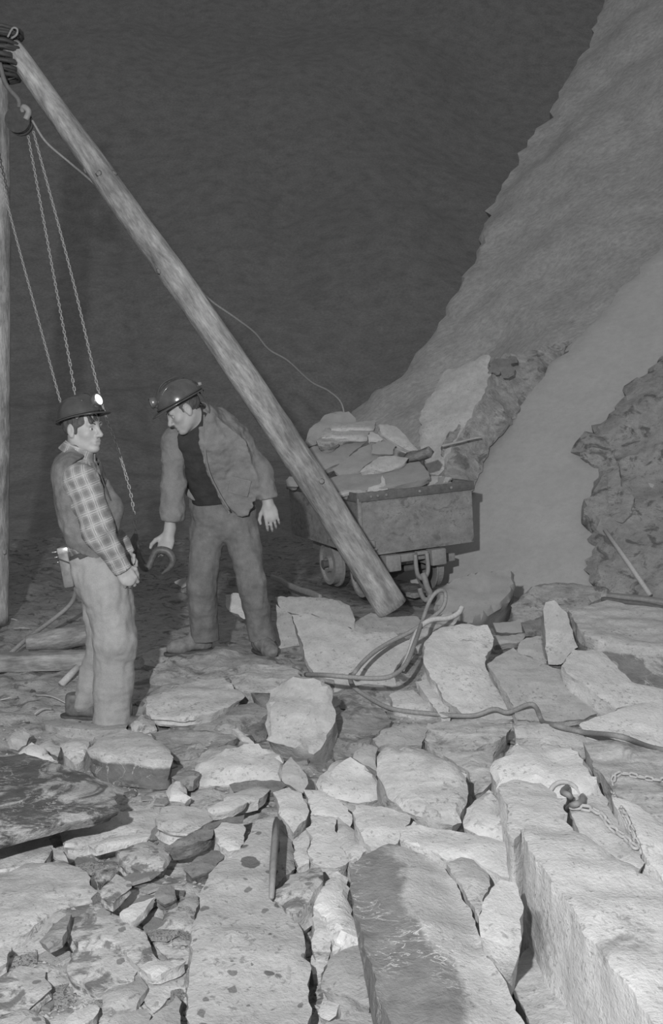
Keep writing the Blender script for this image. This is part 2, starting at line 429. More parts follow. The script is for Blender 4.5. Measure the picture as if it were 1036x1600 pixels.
# --- foreground
S('slate_sheet', 'big pale rectangular slab dotted with dark drip spots, front centre',
  [(433,1272),(431,1300),(424,1398),(444,1418),(468,1445),(478,1468),(477,1490),(485,1518),(482,1561),(485,1630),(312,1630),(290,1581),(292,1548),(298,1500),(305,1440),(314,1393),(325,1365),(343,1346),(372,1328),(388,1310),(398,1282)],
  z=.15, sy=.06, t=.2, m='spot', rough=.007, jit=.008)
S('slate_sheet', 'big peaked slab with a dark scratched face, front centre right',
  [(608,1316),(640,1322),(668,1332),(693,1347),(721,1382),(748,1441),(762,1478),(790,1523),(826,1605),(832,1640),(632,1640),(612,1589),(589,1538),(570,1469),(546,1380),(550,1350),(570,1330)],
  z=.24, sy=.03, sx=.0, t=.34, m='scratch', rough=.006, rdg=([(612, 1316), (718, 1600)], .16, .22))
S('slate_block', 'massive pale sawn-looking block filling the lower right corner',
  [(817,1289),(831,1279),(862,1272),(895,1290),(930,1318),(967,1344),(1013,1367),(1062,1385),(1160,1640),(1045,1640),(1013,1592),(987,1546),(955,1509),(909,1454),(882,1404),(854,1362),(836,1344),(822,1310)],
  z=.38, sy=.02, t=.5, m='palepatch', rough=.009, jit=.014, taper=-.05)
S('slate_block', 'smooth pale block with an iron ring lying on its back edge',
  [(781,1226),(803,1216),(845,1221),(870,1238),(888,1268),(858,1275),(828,1284),(812,1293),(803,1310),(795,1275)],
  z=.33, t=.45, m='pale', rough=.006, taper=-.03)
S('slate_boulder', 'broad smooth dusty boulder behind the iron ring',
  [(768,1188),(800,1155),(850,1150),(900,1165),(925,1198),(946,1235),(900,1237),(870,1236),(840,1221),(802,1216),(778,1222)],
  z=.25, sy=.25, t=.3, m='pale', rough=.014, edge=.03)
S('slate_chunk', 'blocky pale stone left of the block with the iron ring',
  [(728,1258),(741,1246),(765,1231),(780,1246),(786,1270),(795,1298),(793,1314),(760,1305),(725,1290)], z=.24, sy=.3, t=.25, m='dust', rough=.012, edge=.015)
S('slate_boulder', 'large round-backed boulder with dark stains on its lower face, centre right',
  [(588,1182),(603,1161),(633,1160),(662,1164),(696,1180),(731,1203),(733,1220),(729,1253),(724,1260),(723,1281),(708,1284),(660,1270),(630,1260),(613,1243),(600,1220),(590,1203)],
  z=.25, sy=.45, t=.3, m='dustB', rough=.012, edge=.02)
S('slate_boulder', 'rounded boulder with pitted dark marks left of the stained boulder',
  [(500,1207),(520,1188),(550,1182),(575,1195),(597,1218),(606,1240),(580,1248),(540,1246),(502,1240),(494,1222)], z=.17, sy=.4, t=.2, m='dust', rough=.014, edge=.02)
S('slate_chunk', 'pale wedge stone wedged above the tip of the peaked slab',
  [(556,1257),(595,1258),(625,1267),(641,1272),(633,1290),(621,1315),(603,1321),(580,1326),(570,1313),(552,1283)], z=.20, sy=.2, t=.22, m='dust', rough=.008)
S('slate_sheet', 'wide pale slab stretching under the stained boulder to the block',
  [(624,1310),(632,1292),(645,1282),(680,1292),(725,1297),(765,1306),(793,1316),(807,1327),(806,1374),(782,1370),(757,1353),(735,1337),(698,1344),(690,1340),(668,1325),(640,1320)],
  z=.20, sy=.12, t=.22, m='pale', rough=.01)
S('slate_sheet', 'leaf-shaped slab leaning along the long crack beside the peaked slab',
  [(697,1347),(722,1337),(740,1342),(760,1360),(766,1383),(758,1400),(748,1433),(722,1382)], z=.21, sx=-.1, t=.15, m='dust', rough=.005)
S('slate_chunk', 'upstanding stone with a broken front beside a black gap',
  [(748,1441),(757,1403),(768,1385),(781,1373),(806,1378),(815,1405),(814,1445),(812,1488),(798,1480),(780,1470),(751,1462)], z=.30, sy=.25, t=.3, m='dust', rough=.01)
S('slate_sheet', 'low pale slab in the hollow below the upstanding stone',
  [(765,1480),(812,1492),(840,1462),(870,1500),(905,1560),(960,1640),(842,1640),(826,1598),(792,1523)], z=.12, sx=.15, t=.2, m='dustB', rough=.01)
S('slate_flake', 'dark pointed flake standing among pale stones',
  [(454,1181),(471,1203),(480,1224),(473,1238),(441,1218),(443,1195)], z=.15, sy=.9, sx=-.1, t=.035, m='mid', rough=.003)
S('slate_chunk', 'squarish pale stone above the iron bar',
  [(426,1237),(451,1228),(471,1238),(483,1266),(478,1280),(458,1301),(446,1283),(436,1270),(434,1254)], z=.15, sy=.25, t=.16, m='dust', rough=.007)
S('slate_sheet', 'flat pale slab right of the squarish stone',
  [(475,1232),(496,1234),(531,1251),(550,1277),(547,1290),(526,1275),(485,1272),(484,1262)], z=.13, sy=.2, t=.14, m='pale', rough=.006)
S('slate_sheet', 'long pale strip of slate pointing at the viewer, centre',
  [(484,1274),(525,1277),(528,1300),(545,1343),(530,1352),(505,1352),(485,1345),(483,1300)], z=.14, t=.15, m='pale', rough=.004)
S('slate_sheet', 'cracked triangular slab left of the peaked slab tip',
  [(528,1277),(548,1292),(577,1328),(550,1346),(531,1322)], z=.14, t=.15, m='dust', rough=.012)
S('slate_flake', 'thin pale upright flake beside the iron bar',
  [(458,1312),(481,1292),(482,1346),(463,1357)], z=.12, sx=.2, t=.08, m='pale', rough=.003)
S('slate_flake', 'dark grey wedge in the gap right of the iron bar',
  [(437,1280),(446,1286),(457,1305),(462,1356),(440,1372),(431,1385)], z=.08, sx=-.2, t=.08, m='mid', rough=.004)
S('slate_sheet', 'tilted spotted slab leaning against the big spotted one',
  [(430,1389),(454,1366),(500,1353),(502,1370),(481,1407),(460,1432),(443,1414),(429,1405)], z=.17, sx=.12, t=.09, m='chipspot', rough=.004)
S('slate_flake', 'narrow dark wedge pointing down into the black crack',
  [(462,1434),(481,1409),(487,1430),(485,1469),(479,1462),(469,1445)], z=.08, sx=-.3, t=.06, m='mid', rough=.003)
S('slate_chunk', 'small blocky stone right of the long black crack',
  [(488,1412),(512,1426),(519,1461),(516,1484),(490,1486),(488,1440)], z=.12, t=.12, m='dust', rough=.004)
S('slate_boulder', 'smooth pale boulder left of the scratched face',
  [(503,1372),(528,1347),(546,1358),(545,1382),(556,1425),(566,1466),(540,1468),(521,1478),(520,1458),(512,1424),(489,1408)], z=.16, sy=.1, sx=-.1, t=.2, m='pale', rough=.01, edge=.02)
S('slate_sheet', 'smooth grey slab with a white seam below the pale boulder',
  [(519,1482),(552,1467),(569,1473),(589,1541),(575,1570),(558,1560),(543,1552),(502,1543),(508,1515)], z=.12, sx=.1, t=.12, m='mid', rough=.004)
S('slate_chip', 'small square chip beside the long black crack', [(488,1491),(508,1489),(511,1504),(502,1519),(489,1521)], z=.08, t=.08, m='dust', rough=.003, step=.02)
S('slate_chip', 'pointed chip at the bottom between the two biggest slabs', [(497,1580),(505,1548),(541,1556),(528,1575),(512,1592)], z=.08, sx=.15, t=.06, m='dust', rough=.003, step=.02)
S('slate_sheet', 'veined slab cut off by the bottom edge, between the two biggest slabs', [(487,1606),(525,1590),(560,1578),(600,1588),(622,1606),(632,1645),(487,1645)], z=.10, t=.15, m='strata', rough=.01)
# --- left foreground
S('slate_sheet', 'large dark mottled slab tilted over a black gap at the left edge',
  [(-90,1196),(0,1180),(38,1176),(88,1190),(120,1203),(150,1213),(176,1225),(180,1240),(189,1261),(186,1267),(125,1281),(63,1293),(0,1309),(-90,1330)], z=.20, sy=.05, t=.045, m='mottle', rough=.006, taper=.03)
S('slate_block', 'pale-topped slab with a dark sawn front near the left man',
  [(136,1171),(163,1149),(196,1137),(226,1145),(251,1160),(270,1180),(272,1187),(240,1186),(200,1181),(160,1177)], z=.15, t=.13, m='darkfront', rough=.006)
S('slate_cobble', 'egg-shaped stone at the far left below the timber', [(10,1157),(20,1140),(36,1133),(45,1143),(41,1160),(27,1170),(13,1167)], z=.08, sy=.9, t=.1, m='mid', rough=.01, edge=.02, step=.02)
S('slate_cobble', 'pale cone-like stone at the back of the mottled slab', [(28,1173),(48,1156),(66,1164),(90,1187),(70,1189),(42,1180)], z=.12, sy=.6, t=.12, m='dust', rough=.01, edge=.015)
S('slate_cobble', 'grey rounded stone behind the pale cone-like one', [(55,1163),(75,1152),(93,1163),(90,1180),(76,1172)], z=.10, sy=.6, t=.1, m='mid', rough=.01, edge=.015)
S('slate_sheet', 'broken grey slab between the mottled slab and the sawn-front slab', [(92,1161),(120,1150),(148,1151),(138,1170),(134,1180),(120,1196),(100,1182)], z=.07, sy=.2, t=.12, m='dust', rough=.014)
S('slate_sheet', 'thin bar-like slab by the left man\'s shoes', [(66,1124),(110,1126),(160,1130),(200,1130),(196,1137),(150,1140),(95,1136),(70,1131)], z=.03, t=.05, m='mid', rough=.006)
S('slate_sheet', 'flat slab emerging below the mottled slab at the left edge', [(-40,1335),(30,1310),(75,1300),(82,1325),(70,1345),(20,1352),(-40,1362)], z=.035, t=.06, m='dust', rough=.008)
S('slate_sheet', 'wide smooth slab with a faint dark streak at the left edge',
  [(-40,1375),(40,1347),(100,1347),(136,1362),(157,1400),(130,1412),(76,1428),(40,1455),(-40,1470)], z=.065, sy=.05, t=.06, m='dustB', rough=.008)
S('slate_flake', 'tile-shaped flake propped over a black slit', [(158,1387),(181,1364),(206,1374),(206,1384),(177,1410),(160,1401)], z=.13, t=.03, m='chipspot', rough=.003, step=.02)
S('slate_flake', 'bright lens-shaped flake right of the propped tile', [(188,1424),(206,1410),(243,1400),(229,1414),(206,1440),(196,1432)], z=.11, t=.03, m='pale', rough=.003, step=.02)
S('slate_sheet', 'speckled curved slab in the left rubble', [(103,1432),(132,1424),(185,1431),(216,1451),(256,1503),(217,1507),(182,1471),(122,1477),(108,1455)], z=.09, t=.05, m='chipspot', rough=.007)
S('slate_flake', 'fan-shaped pale flake beside the big spotted slab', [(216,1509),(233,1499),(262,1502),(292,1500),(262,1514),(236,1522)], z=.09, t=.03, m='dust', rough=.004, step=.02)
S('slate_flake', 'dark layered splinter heap left of the speckled curved slab', [(60,1470),(82,1445),(110,1424),(106,1442),(95,1464),(72,1475)], z=.12, sx=.2, t=.03, m='midB', rough=.006, step=.02)
S('slate_sheet', 'mottled slab with a rounded end in the lower left rubble', [(112,1482),(160,1475),(195,1488),(214,1508),(210,1528),(180,1541),(140,1540),(108,1520)], z=.07, t=.05, m='chipspot', rough=.008)
S('slate_sheet', 'dark fractured slab of curved layers near the bottom left', [(160,1555),(196,1538),(214,1514),(222,1530),(228,1552),(214,1572),(182,1580),(158,1575)], z=.06, t=.05, m='mid', rough=.01)
S('slate_sheet', 'dark pointed slab tucked against the lower left of the spotted slab', [(222,1606),(252,1572),(276,1554),(286,1562),(284,1600),(282,1640),(222,1640)], z=.09, t=.05, m='mid', rough=.004)
S('slate_sheet', 'pale splintered slab at the bottom left', [(90,1602),(118,1578),(150,1568),(152,1580),(132,1598),(96,1620)], z=.07, t=.04, m='dust', rough=.005)
S('slate_sheet', 'layered grey slab at the very bottom left', [(160,1600),(180,1582),(222,1574),(234,1584),(214,1604),(180,1630),(150,1630)], z=.05, t=.05, m='mid', rough=.009)
S('slate_flake', 'long thin pale flake below the mottled slab', [(138,1319),(180,1305),(236,1301),(233,1306),(190,1315),(150,1326)], z=.08, t=.025, m='pale', rough=.003, step=.02)
S('slate_sheet', 'broad dusty slab right of the mottled slab', [(99,1292),(130,1284),(188,1270),(232,1262),(262,1274),(236,1296),(180,1302),(132,1314),(102,1316)], z=.04, t=.06, m='dust', rough=.01)
S('slate_flake', 'small upright wedge under the mottled slab', [(80,1321),(98,1330),(107,1347),(92,1342)], z=.10, sy=.8, t=.03, m='midB', rough=.003, step=.02)
S('slate_chunk', 'pale square-edged stone at the head of the spotted slab', [(334,1294),(346,1284),(380,1285),(384,1308),(375,1325),(356,1328),(340,1317)], z=.13, t=.1, m='pale', rough=.005)
S('slate_sheet', 'dark banded slab of thin layers left of the pale square-edged stone', [(256,1322),(292,1304),(330,1282),(356,1274),(382,1271),(378,1284),(346,1282),(333,1294),(330,1308),(290,1320)], z=.10, sy=.2, t=.06, m='dark', rough=.012)
S('slate_sheet', 'dark spotted slab with a ragged front below the banded one', [(286,1358),(308,1336),(330,1326),(352,1334),(338,1346),(326,1362),(300,1370)], z=.09, sy=.25, t=.06, m='dark', rough=.008)
S('slate_boulder', 'broad dusty hump of slate in the middle distance, centre left', [(283,1217),(308,1186),(350,1166),(402,1160),(438,1174),(444,1200),(440,1216),(400,1221),(360,1220),(320,1222)], z=.10, sy=.32, t=.18, m='dust', rough=.016, edge=.02)
S('slate_flake', 'angular pale flake with a dark right edge below the hump', [(346,1240),(372,1236),(398,1228),(422,1231),(406,1250),(376,1256),(350,1252)], z=.10, t=.04, m='dust', rough=.005)
S('slate_cobble', 'round-cornered stone left of the hump', [(259,1236),(272,1219),(290,1226),(299,1244),(290,1252),(264,1250)], z=.09, sy=.3, t=.08, m='dust', rough=.008, edge=.012)
S('slate_flake', 'dark-lipped flake near the right corner of the sawn-front slab', [(268,1213),(296,1202),(312,1206),(304,1220),(284,1224)], z=.10, t=.04, m='midB', rough=.006)
S('slate_flake', 'rolled pale flake with a stepped end below the hump', [(326,1262),(348,1252),(374,1246),(386,1252),(352,1266),(330,1270)], z=.12, sy=.2, t=.03, m='dust', rough=.004)
S('slate_sheet', 'long low dusty slab above the dark banded slab', [(256,1258),(298,1258),(338,1270),(328,1281),(292,1298),(262,1296),(244,1280)], z=.06, t=.06, m='dust', rough=.012)
S('slate_sheet', 'dark weathered log-like slab under the hump', [(358,1223),(400,1216),(440,1219),(450,1226),(438,1235),(400,1236),(364,1234)], z=.09, sy=.5, t=.06, m='dark', rough=.01)
S('slate_sheet', 'flat dusty slab left of the big spotted slab', [(262,1420),(300,1385),(312,1398),(304,1436),(297,1492),(262,1498),(240,1470)], z=.05, t=.06, m='chipspot', rough=.008)
S('slate_sheet', 'plain grey slab left of the spotted slab near the bottom', [(228,1524),(262,1516),(292,1506),(290,1548),(272,1552),(240,1580),(226,1560)], z=.05, t=.06, m='dustB', rough=.004)
S('slate_flake', 'triangular dark flake in the rubble below the propped tile', [(150,1362),(176,1352),(184,1362),(162,1384),(142,1372)], z=.08, t=.04, m='mottle', rough=.006, step=.02)
S('slate_flake', 'pyramid-like dark chip left of the spotted slab', [(240,1400),(252,1384),(272,1386),(276,1402),(256,1410)], z=.10, sy=.5, t=.05, m='dark', rough=.008, step=.02)
S('slate_sheet', 'speckled slab below the long thin pale flake', [(180,1330),(232,1312),(262,1330),(256,1352),(222,1362),(196,1352)], z=.06, t=.06, m='chipspot', rough=.009)
S('slate_flake', 'pale flake at the left edge low down', [(-20,1500),(6,1470),(18,1482),(14,1502),(-20,1520)], z=.08, t=.04, m='dust', rough=.005)
S('slate_sheet', 'darkly blotched slab low at the left edge', [(-20,1532),(30,1502),(72,1512),(80,1545),(44,1572),(-20,1580)], z=.06, t=.05, m='chipspot', rough=.012)
S('slate_sheet', 'broken slab in the bottom left corner', [(-20,1596),(32,1575),(70,1590),(86,1630),(-20,1640)], z=.07, t=.05, m='chipspot', rough=.01)
# --- middle distance
S('slate_sheet', 'oval flat slab with a raised lip in front of the two men',
  [(228,1088),(270,1072),(320,1060),(350,1058),(363,1070),(382,1087),(360,1103),(328,1116),(283,1122),(236,1118),(229,1106)], z=.12, sy=.12, t=.06, m='dust', rough=.01, taper=.02)
S('slate_sheet', 'long ragged slab under the oval one', [(266,1128),(290,1122),(350,1108),(390,1098),(420,1096),(440,1108),(404,1128),(384,1138),(330,1138),(280,1138)], z=.05, sy=.2, t=.06, m='midB', rough=.012)
S('slate_sheet', 'white-edged slab between the oval slab and the leaning boulder', [(358,1056),(400,1044),(440,1036),(464,1044),(472,1056),(440,1066),(425,1083),(386,1084),(366,1072)], z=.14, sy=.35, t=.14, m='strata', rough=.012)
S('slate_boulder', 'dark shaggy ledge under the right man\'s feet', [(232,1046),(262,1030),(330,1018),(392,1016),(452,1022),(476,1046),(440,1040),(400,1046),(330,1058),(262,1068),(236,1064)], z=.11, sy=.3, t=.15, m='midB', rough=.022, edge=.02)
S('slate_sheet', 'low pale slab beneath the right man\'s left-pointing boot', [(222,1018),(262,1010),(320,1012),(326,1026),(272,1040),(224,1038)], z=.10, sy=.1, t=.1, m='mid', rough=.012)
S('slate_boulder', 'pale upright boulder with a bright chipped corner, centre',
  [(423,1075),(440,1063),(470,1056),(505,1059),(518,1075),(524,1105),(515,1140),(501,1170),(490,1178),(468,1170),(436,1160),(415,1155),(418,1110)], z=.20, sy=.8, sx=.1, t=.18, m='dustC', rough=.02, edge=.015)
S('slate_sheet', 'large pale leaning sheet of slate crossed by the wire rope',
  [(455,959),(483,958),(528,973),(563,989),(616,987),(641,1000),(643,1006),(626,1030),(613,1053),(620,1074),(580,1090),(540,1101),(526,1096),(522,1062),(493,1053),(478,1030),(466,985)], z=.20, sy=.75, sx=.05, t=.1, m='dustC', rough=.006)
S('slate_block', 'squared grey block in front of the wagon wheels', [(429,931),(485,932),(532,938),(546,946),(553,963),(556,984),(528,974),(484,958),(456,958),(440,952)], Y=6.9, sy=1.4, t=.2, m='mid', rough=.01, edge=.01)
S('slate_sheet', 'grey slab face left of the leaning sheet', [(431,944),(456,960),(466,988),(476,1022),(466,1034),(436,1016),(428,990)], Y=6.55, sy=1.2, t=.1, m='mid', rough=.01)
S('slate_sheet', 'large pale slab with fine dark lines right of the rope loop',
  [(661,1008),(675,987),(698,978),(721,974),(762,976),(771,997),(771,1007),(758,1025),(760,1045),(775,1064),(792,1089),(806,1121),(768,1124),(730,1120),(698,1094),(675,1060),(661,1035)], z=.25, sy=.55, sx=-.05, t=.16, m='dust', rough=.006)
S('slate_sheet', 'rounded pale slab under the wire rope', [(608,1086),(624,1078),(646,1077),(668,1096),(687,1118),(650,1122),(616,1108)], z=.08, sy=.3, t=.1, m='dust', rough=.006)
S('slate_flake', 'narrow slab wedged beside the rounded pale one', [(648,1064),(667,1060),(692,1090),(708,1118),(690,1119),(670,1092)], z=.12, sy=.4, t=.08, m='dust', rough=.005)
S('slate_sheet', 'smooth dark grey fan-shaped sheet leaning in the right middle ground',
  [(763,1036),(785,1020),(803,1012),(810,1022),(834,1028),(857,1039),(891,1053),(928,1080),(962,1106),(918,1120),(880,1128),(808,1124),(795,1090),(776,1060)], z=.22, sy=.7, t=.07, m='mid', rough=.004)
S('slate_block', 'upright finger of slate standing on end', [(852,941),(866,937),(874,946),(887,957),(892,980),(904,1011),(891,1022),(877,1038),(857,1038),(852,994),(850,964)], Y=5.75, sy=2.6, sx=.2, t=.14, m='dustC', rough=.008)
S('slate_sheet', 'grey slab leaning on the left of the upright finger', [(823,996),(850,994),(853,1037),(835,1029),(812,1021),(811,1006)], Y=5.85, sy=1.6, t=.06, m='mid', rough=.005)
S('slate_block', 'thick flat-topped slab with a dark stained front at the right edge',
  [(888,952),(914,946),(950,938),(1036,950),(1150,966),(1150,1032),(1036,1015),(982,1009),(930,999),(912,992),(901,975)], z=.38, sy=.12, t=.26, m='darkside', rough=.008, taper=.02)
S('slate_sheet', 'long pale slab sloping down in front of the thick flat-topped one',
  [(896,1014),(939,1017),(964,1039),(989,1064),(1028,1075),(1150,1084),(1150,1098),(1036,1092),(989,1100),(964,1106),(928,1081),(891,1054),(878,1039)], z=.24, sy=.5, sx=-.1, t=.12, m='dust', rough=.005)
S('slate_sheet', 'bright veined slab at the right edge above the layered one', [(905,1132),(930,1119),(990,1101),(1036,1089),(1150,1080),(1150,1190),(1036,1172),(960,1152),(914,1142)], z=.22, sy=.3, t=.12, m='pale', rough=.008)
S('slate_sheet', 'layered banded slab at the right edge with a chain on it', [(912,1150),(960,1153),(1036,1175),(1150,1205),(1150,1320),(1036,1284),(1000,1256),(962,1242),(946,1212),(926,1196)], z=.20, sy=.3, t=.15, m='strata', rough=.016)
S('slate_sheet', 'pale slab sloping under the chain at the right edge', [(958,1244),(1000,1258),(1036,1286),(1150,1330),(1150,1420),(1036,1376),(1010,1346),(986,1302)], z=.22, sy=.3, sx=-.15, t=.15, m='pale', rough=.01)
S('slate_sheet', 'smooth gutter-like slab under the ring chain', [(890,1240),(945,1240),(958,1268),(986,1312),(1008,1348),(1000,1358),(968,1344),(930,1318),(900,1288)], z=.24, sy=.2, t=.15, m='dust', rough=.008)
S('slate_sheet', 'weathered slab just below the wire rope, centre right', [(668,1126),(720,1124),(770,1128),(800,1132),(792,1150),(770,1160),(736,1170),(690,1166),(662,1152)], z=.13, sy=.35, t=.14, m='strata', rough=.016)
S('slate_sheet', 'dull grey stone above the rounded boulders', [(582,1152),(600,1138),(650,1128),(668,1140),(660,1163),(605,1160),(592,1166)], z=.13, sy=.3, t=.12, m='mid', rough=.008)
S('slate_cobble', 'grey pebble-shaped stone tucked behind the pitted boulder', [(552,1180),(570,1159),(590,1166),(588,1182),(592,1206),(576,1194)], z=.14, sy=.5, t=.12, m='mid', rough=.012, edge=.012)
S('slate_sheet', 'dusty slab under the rope beside the bright veined slab', [(802,1134),(850,1129),(908,1143),(926,1168),(900,1165),(850,1149),(806,1154)], z=.18, sy=.3, t=.12, m='dust', rough=.01)
S('slate_sheet', 'scaly slab between the stained boulder and the smooth one', [(692,1177),(740,1172),(776,1168),(768,1190),(774,1214),(758,1230),(742,1240),(734,1206)], z=.17, sy=.35, t=.12, m='strata', rough=.014)
S('slate_sheet', 'dark gravelly slab right of the pale upright boulder', [(518,1170),(524,1118),(560,1096),(600,1106),(612,1124),(584,1150),(566,1160),(552,1180),(524,1186)], z=.05, sy=.15, t=.08, m='midB', rough=.022)
# --- far edge of the rubble
S('slate_boulder', 'smooth dust-covered mound beside the wagon wheel', [(690,912),(720,897),(760,890),(804,886),(806,912),(796,936),(760,960),(722,972),(692,968),(678,946)], Y=7.3, sy=.8, t=.35, m='far', rough=.015, edge=.04)
S('slate_boulder', 'flat dark streaked boulder at the foot of the slope', [(800,942),(830,914),(870,906),(910,908),(946,914),(956,924),(930,936),(912,948),(860,956),(806,972)], Y=7.2, sy=.7, t=.3, m='midB', rough=.014, edge=.02)
S('slate_chunk', 'small dusty brick-shaped stone behind the lined slab', [(770,973),(812,968),(818,974),(816,988),(776,986)], Y=6.5, sy=1.2, t=.1, m='far', rough=.005)
S('slate_chunk', 'dark chunk left of the upright finger', [(814,972),(848,966),(852,992),(822,994)], Y=6.2, sy=1.0, t=.1, m='dark', rough=.01)
S('slate_flake', 'thin flake below the dusty brick-shaped stone', [(772,992),(822,990),(812,1002),(784,1006),(772,1010)], z=.2, sy=.6, t=.05, m='mid', rough=.004)
S('slate_block', 'pale broken slab behind the right man\'s legs', [(352,930),(364,926),(380,928),(392,962),(380,966),(362,956),(353,948)], Y=7.15, sy=1.6, t=.08, m='farlight', rough=.01)
S('slate_chunk', 'flat grey stone at the foot of the leaning pole', [(545,978),(580,955),(610,962),(650,962),(664,975),(640,988),(600,990),(566,990)], Y=6.9, sy=.5, t=.14, m='mid', rough=.012)
S('slate_chunk', 'dim stone seen between the two men', [(272,908),(290,900),(296,912),(284,918)], Y=7.6, sy=.8, t=.1, m='far', rough=.01, step=.02)
S('slate_boulder', 'jagged rock under the twin rope loops', [(612,1055),(628,1010),(660,975),(700,955),(720,958),(712,972),(680,985),(662,1005),(660,1050),(640,1062)], z=.16, sy=.6, t=.1, m='strata', rough=.02)
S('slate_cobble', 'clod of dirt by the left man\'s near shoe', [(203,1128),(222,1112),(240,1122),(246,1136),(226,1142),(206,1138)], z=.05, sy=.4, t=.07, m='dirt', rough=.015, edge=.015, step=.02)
S('slate_sheet', 'brown-grey crumbling slab below the clod of dirt', [(234,1142),(262,1138),(330,1144),(372,1150),(342,1164),(306,1182),(276,1186),(256,1160)], z=.05, sy=.15, t=.06, m='midB', rough=.018)
S('slate_flake', 'narrow stick-like flake leaning towards the upright boulder', [(362,1138),(372,1136),(402,1164),(394,1166)], z=.10, sy=.3, t=.03, m='dust', rough=.002, step=.02)
S('slate_sheet', 'dark rough slab under the white-edged one', [(392,1084),(424,1084),(422,1124),(416,1156),(402,1160),(376,1138),(404,1128),(420,1110)], z=.05, sy=.3, t=.06, m='dark', rough=.016)

# --- rock outcrop in the slope: one pale cleaved face, one dark broken face
def facet_rock(name, label, verts, faces, mat_of, back, sub=4, amp=.03, cat='outcrop'):
    root = empty(name, tuple(P(*back[:2], back[2])))
    base = np.array(root.location)
    for nm, idx, mt, a in faces:
        pts = np.array([P(*verts[i]) for i in idx]); c = pts.mean(0)
        nrm = np.zeros(3)
        for i in range(len(pts)): nrm += np.cross(pts[i] - c, pts[(i + 1) % len(pts)] - c)
        nrm /= np.linalg.norm(nrm)
        if np.dot(nrm, ORG - c) < 0: nrm = -nrm
        pr = pts - ((pts - c) @ nrm)[:, None] * nrm
        o = slab_obj(nm, pr, nrm, .45, M[mt], parent=root, jit=.03, rough=a, step=.05, edge=.012, relief_scale=2.5, maxpts=1800)
        o.location = Vector(o.location) - root.location
    tag(root, label, cat)
    return root
OV = [(650,632,10.5),(668,604,10.6),(692,580,10.8),(768,562,10.7),(760,600,10.35),(735,640,10.15),(700,690,9.95),(690,765,9.9),(672,745,10.0),(658,690,10.3),
      (790,556,10.8),(840,546,10.95),(900,529,11.1),(860,580,10.85),(812,650,10.45),(765,705,10.2),(735,770,9.95),(700,800,9.9)]
facet_rock('rock_outcrop', 'pale cleaved rock outcrop breaking through the dusty slope behind the wagon', OV,
   [('cleaved_face', [0,1,2,3,4,5,6,7,8,9], 'farlight', .02), ('broken_face', [3,10,11,12,13,14,15,16,17,7,6,5,4], 'midB', .04)], None, (700, 790, 9.2))
p3 = on_plane([(770,563),(786,560),(800,557),(806,562),(800,572),(803,578),(793,590),(784,580),(775,586),(762,582)], P(780,572,10.45), np.array([-.3,-.9,.35]) / np.linalg.norm([-.3,-.9,.35]))
tag(slab_obj('slate_flake', p3, np.array([-.3,-.9,.35]) / np.linalg.norm([-.3,-.9,.35]), (.02), M['cavern'], jit=.03, rough=.01), 'blackish flake on the upper edge of the rock outcrop', 'chip')
stone_poly = [(948,716),(958,714),(966,722),(970,758),(984,768),(991,778),(986,802),(972,816),(956,810),(949,772)]
p3 = on_plane(stone_poly, NEAR_C + NEAR_N * .16, NEAR_N)
tag(slab_obj('slate_sheet', p3, NEAR_N, .12, M['sloperock'], rough=.012), 'narrow slab stuck on the bare rock of the slope, right', 'slab')

# --- loose chips in the gaps: small pieces that look alike
def chips(n, area, smin, smax, label, group, mats, seed, name='slate_chip'):
    r = random.Random(seed); protos = []
    for k in range(7):
        m = r.randint(4, 6); ang = sorted(r.uniform(0, 6.28) for _ in range(m))
        ang = [i * 6.283 / m + r.uniform(-.35, .35) for i in range(m)]
        pts = [(math.cos(a) * r.uniform(.6, 1.0), math.sin(a) * r.uniform(.45, .8)) for a in ang]
        bm = bmesh.new(); th = r.uniform(.10, .28)
        top = [bm.verts.new((x, y, th / 2 + r.uniform(-.05, .05))) for x, y in pts]
        bot = [bm.verts.new((x * 1.08, y * 1.08, -th / 2)) for x, y in pts]
        bm.faces.new(top); bm.faces.new(list(reversed(bot)))
        for i in range(m): bm.faces.new((top[i], bot[i], bot[(i + 1) % m], top[(i + 1) % m]))
        bmesh.ops.triangulate(bm, faces=[f for f in bm.faces if len(f.verts) > 4])
        bmesh.ops.recalc_face_normals(bm, faces=bm.faces)
        me = bpy.data.meshes.new(name); bm.to_mesh(me); bm.free(); me.materials.append(M[mats[k % len(mats)]]); protos.append(me)
    for i in range(n):
        px, py = area(r); g = G(px, py, 0.02); x, y = g[0], g[1]
        o = bpy.data.objects.new(name, protos[r.randrange(7)]); COL.objects.link(o)
        s = r.uniform(smin, smax); o.scale = (s, s, s)
        o.location = (x, y, float(ground_z(x, y)) + s * .12)
        o.rotation_euler = (r.uniform(-.22, .22), r.uniform(-.22, .22), r.uniform(0, 6.28))
        tag(o, label, 'chip', group)
chips(80, lambda r: (r.uniform(-10, 300), r.uniform(1300, 1600)), .03, .085, 'small angular slate chip in the lower left rubble', 'slate chips in the lower left rubble', ['chipspot','dust','dustB','midB','chipspot','dust','mid'], 3)
chips(45, lambda r: (r.uniform(180, 480), r.uniform(1130, 1300)), .03, .07, 'small slate chip around the hump in front of the men', 'slate chips around the hump', ['dust','midB','dustB','mid','dust','midB','dark'], 4)
chips(30, lambda r: (r.uniform(480, 900), r.uniform(1040, 1250)), .03, .07, 'small slate chip in the gaps between the boulders', 'slate chips between the boulders', ['dust','midB','dustB','mid','dust','midB','dark'], 5)
chips(20, lambda r: (r.uniform(0, 230), r.uniform(1060, 1150)), .015, .04, 'tiny stone on the dirt round the left man', 'tiny stones round the left man', ['mid','dark','midB','mid','dark','mid','midB'], 6)
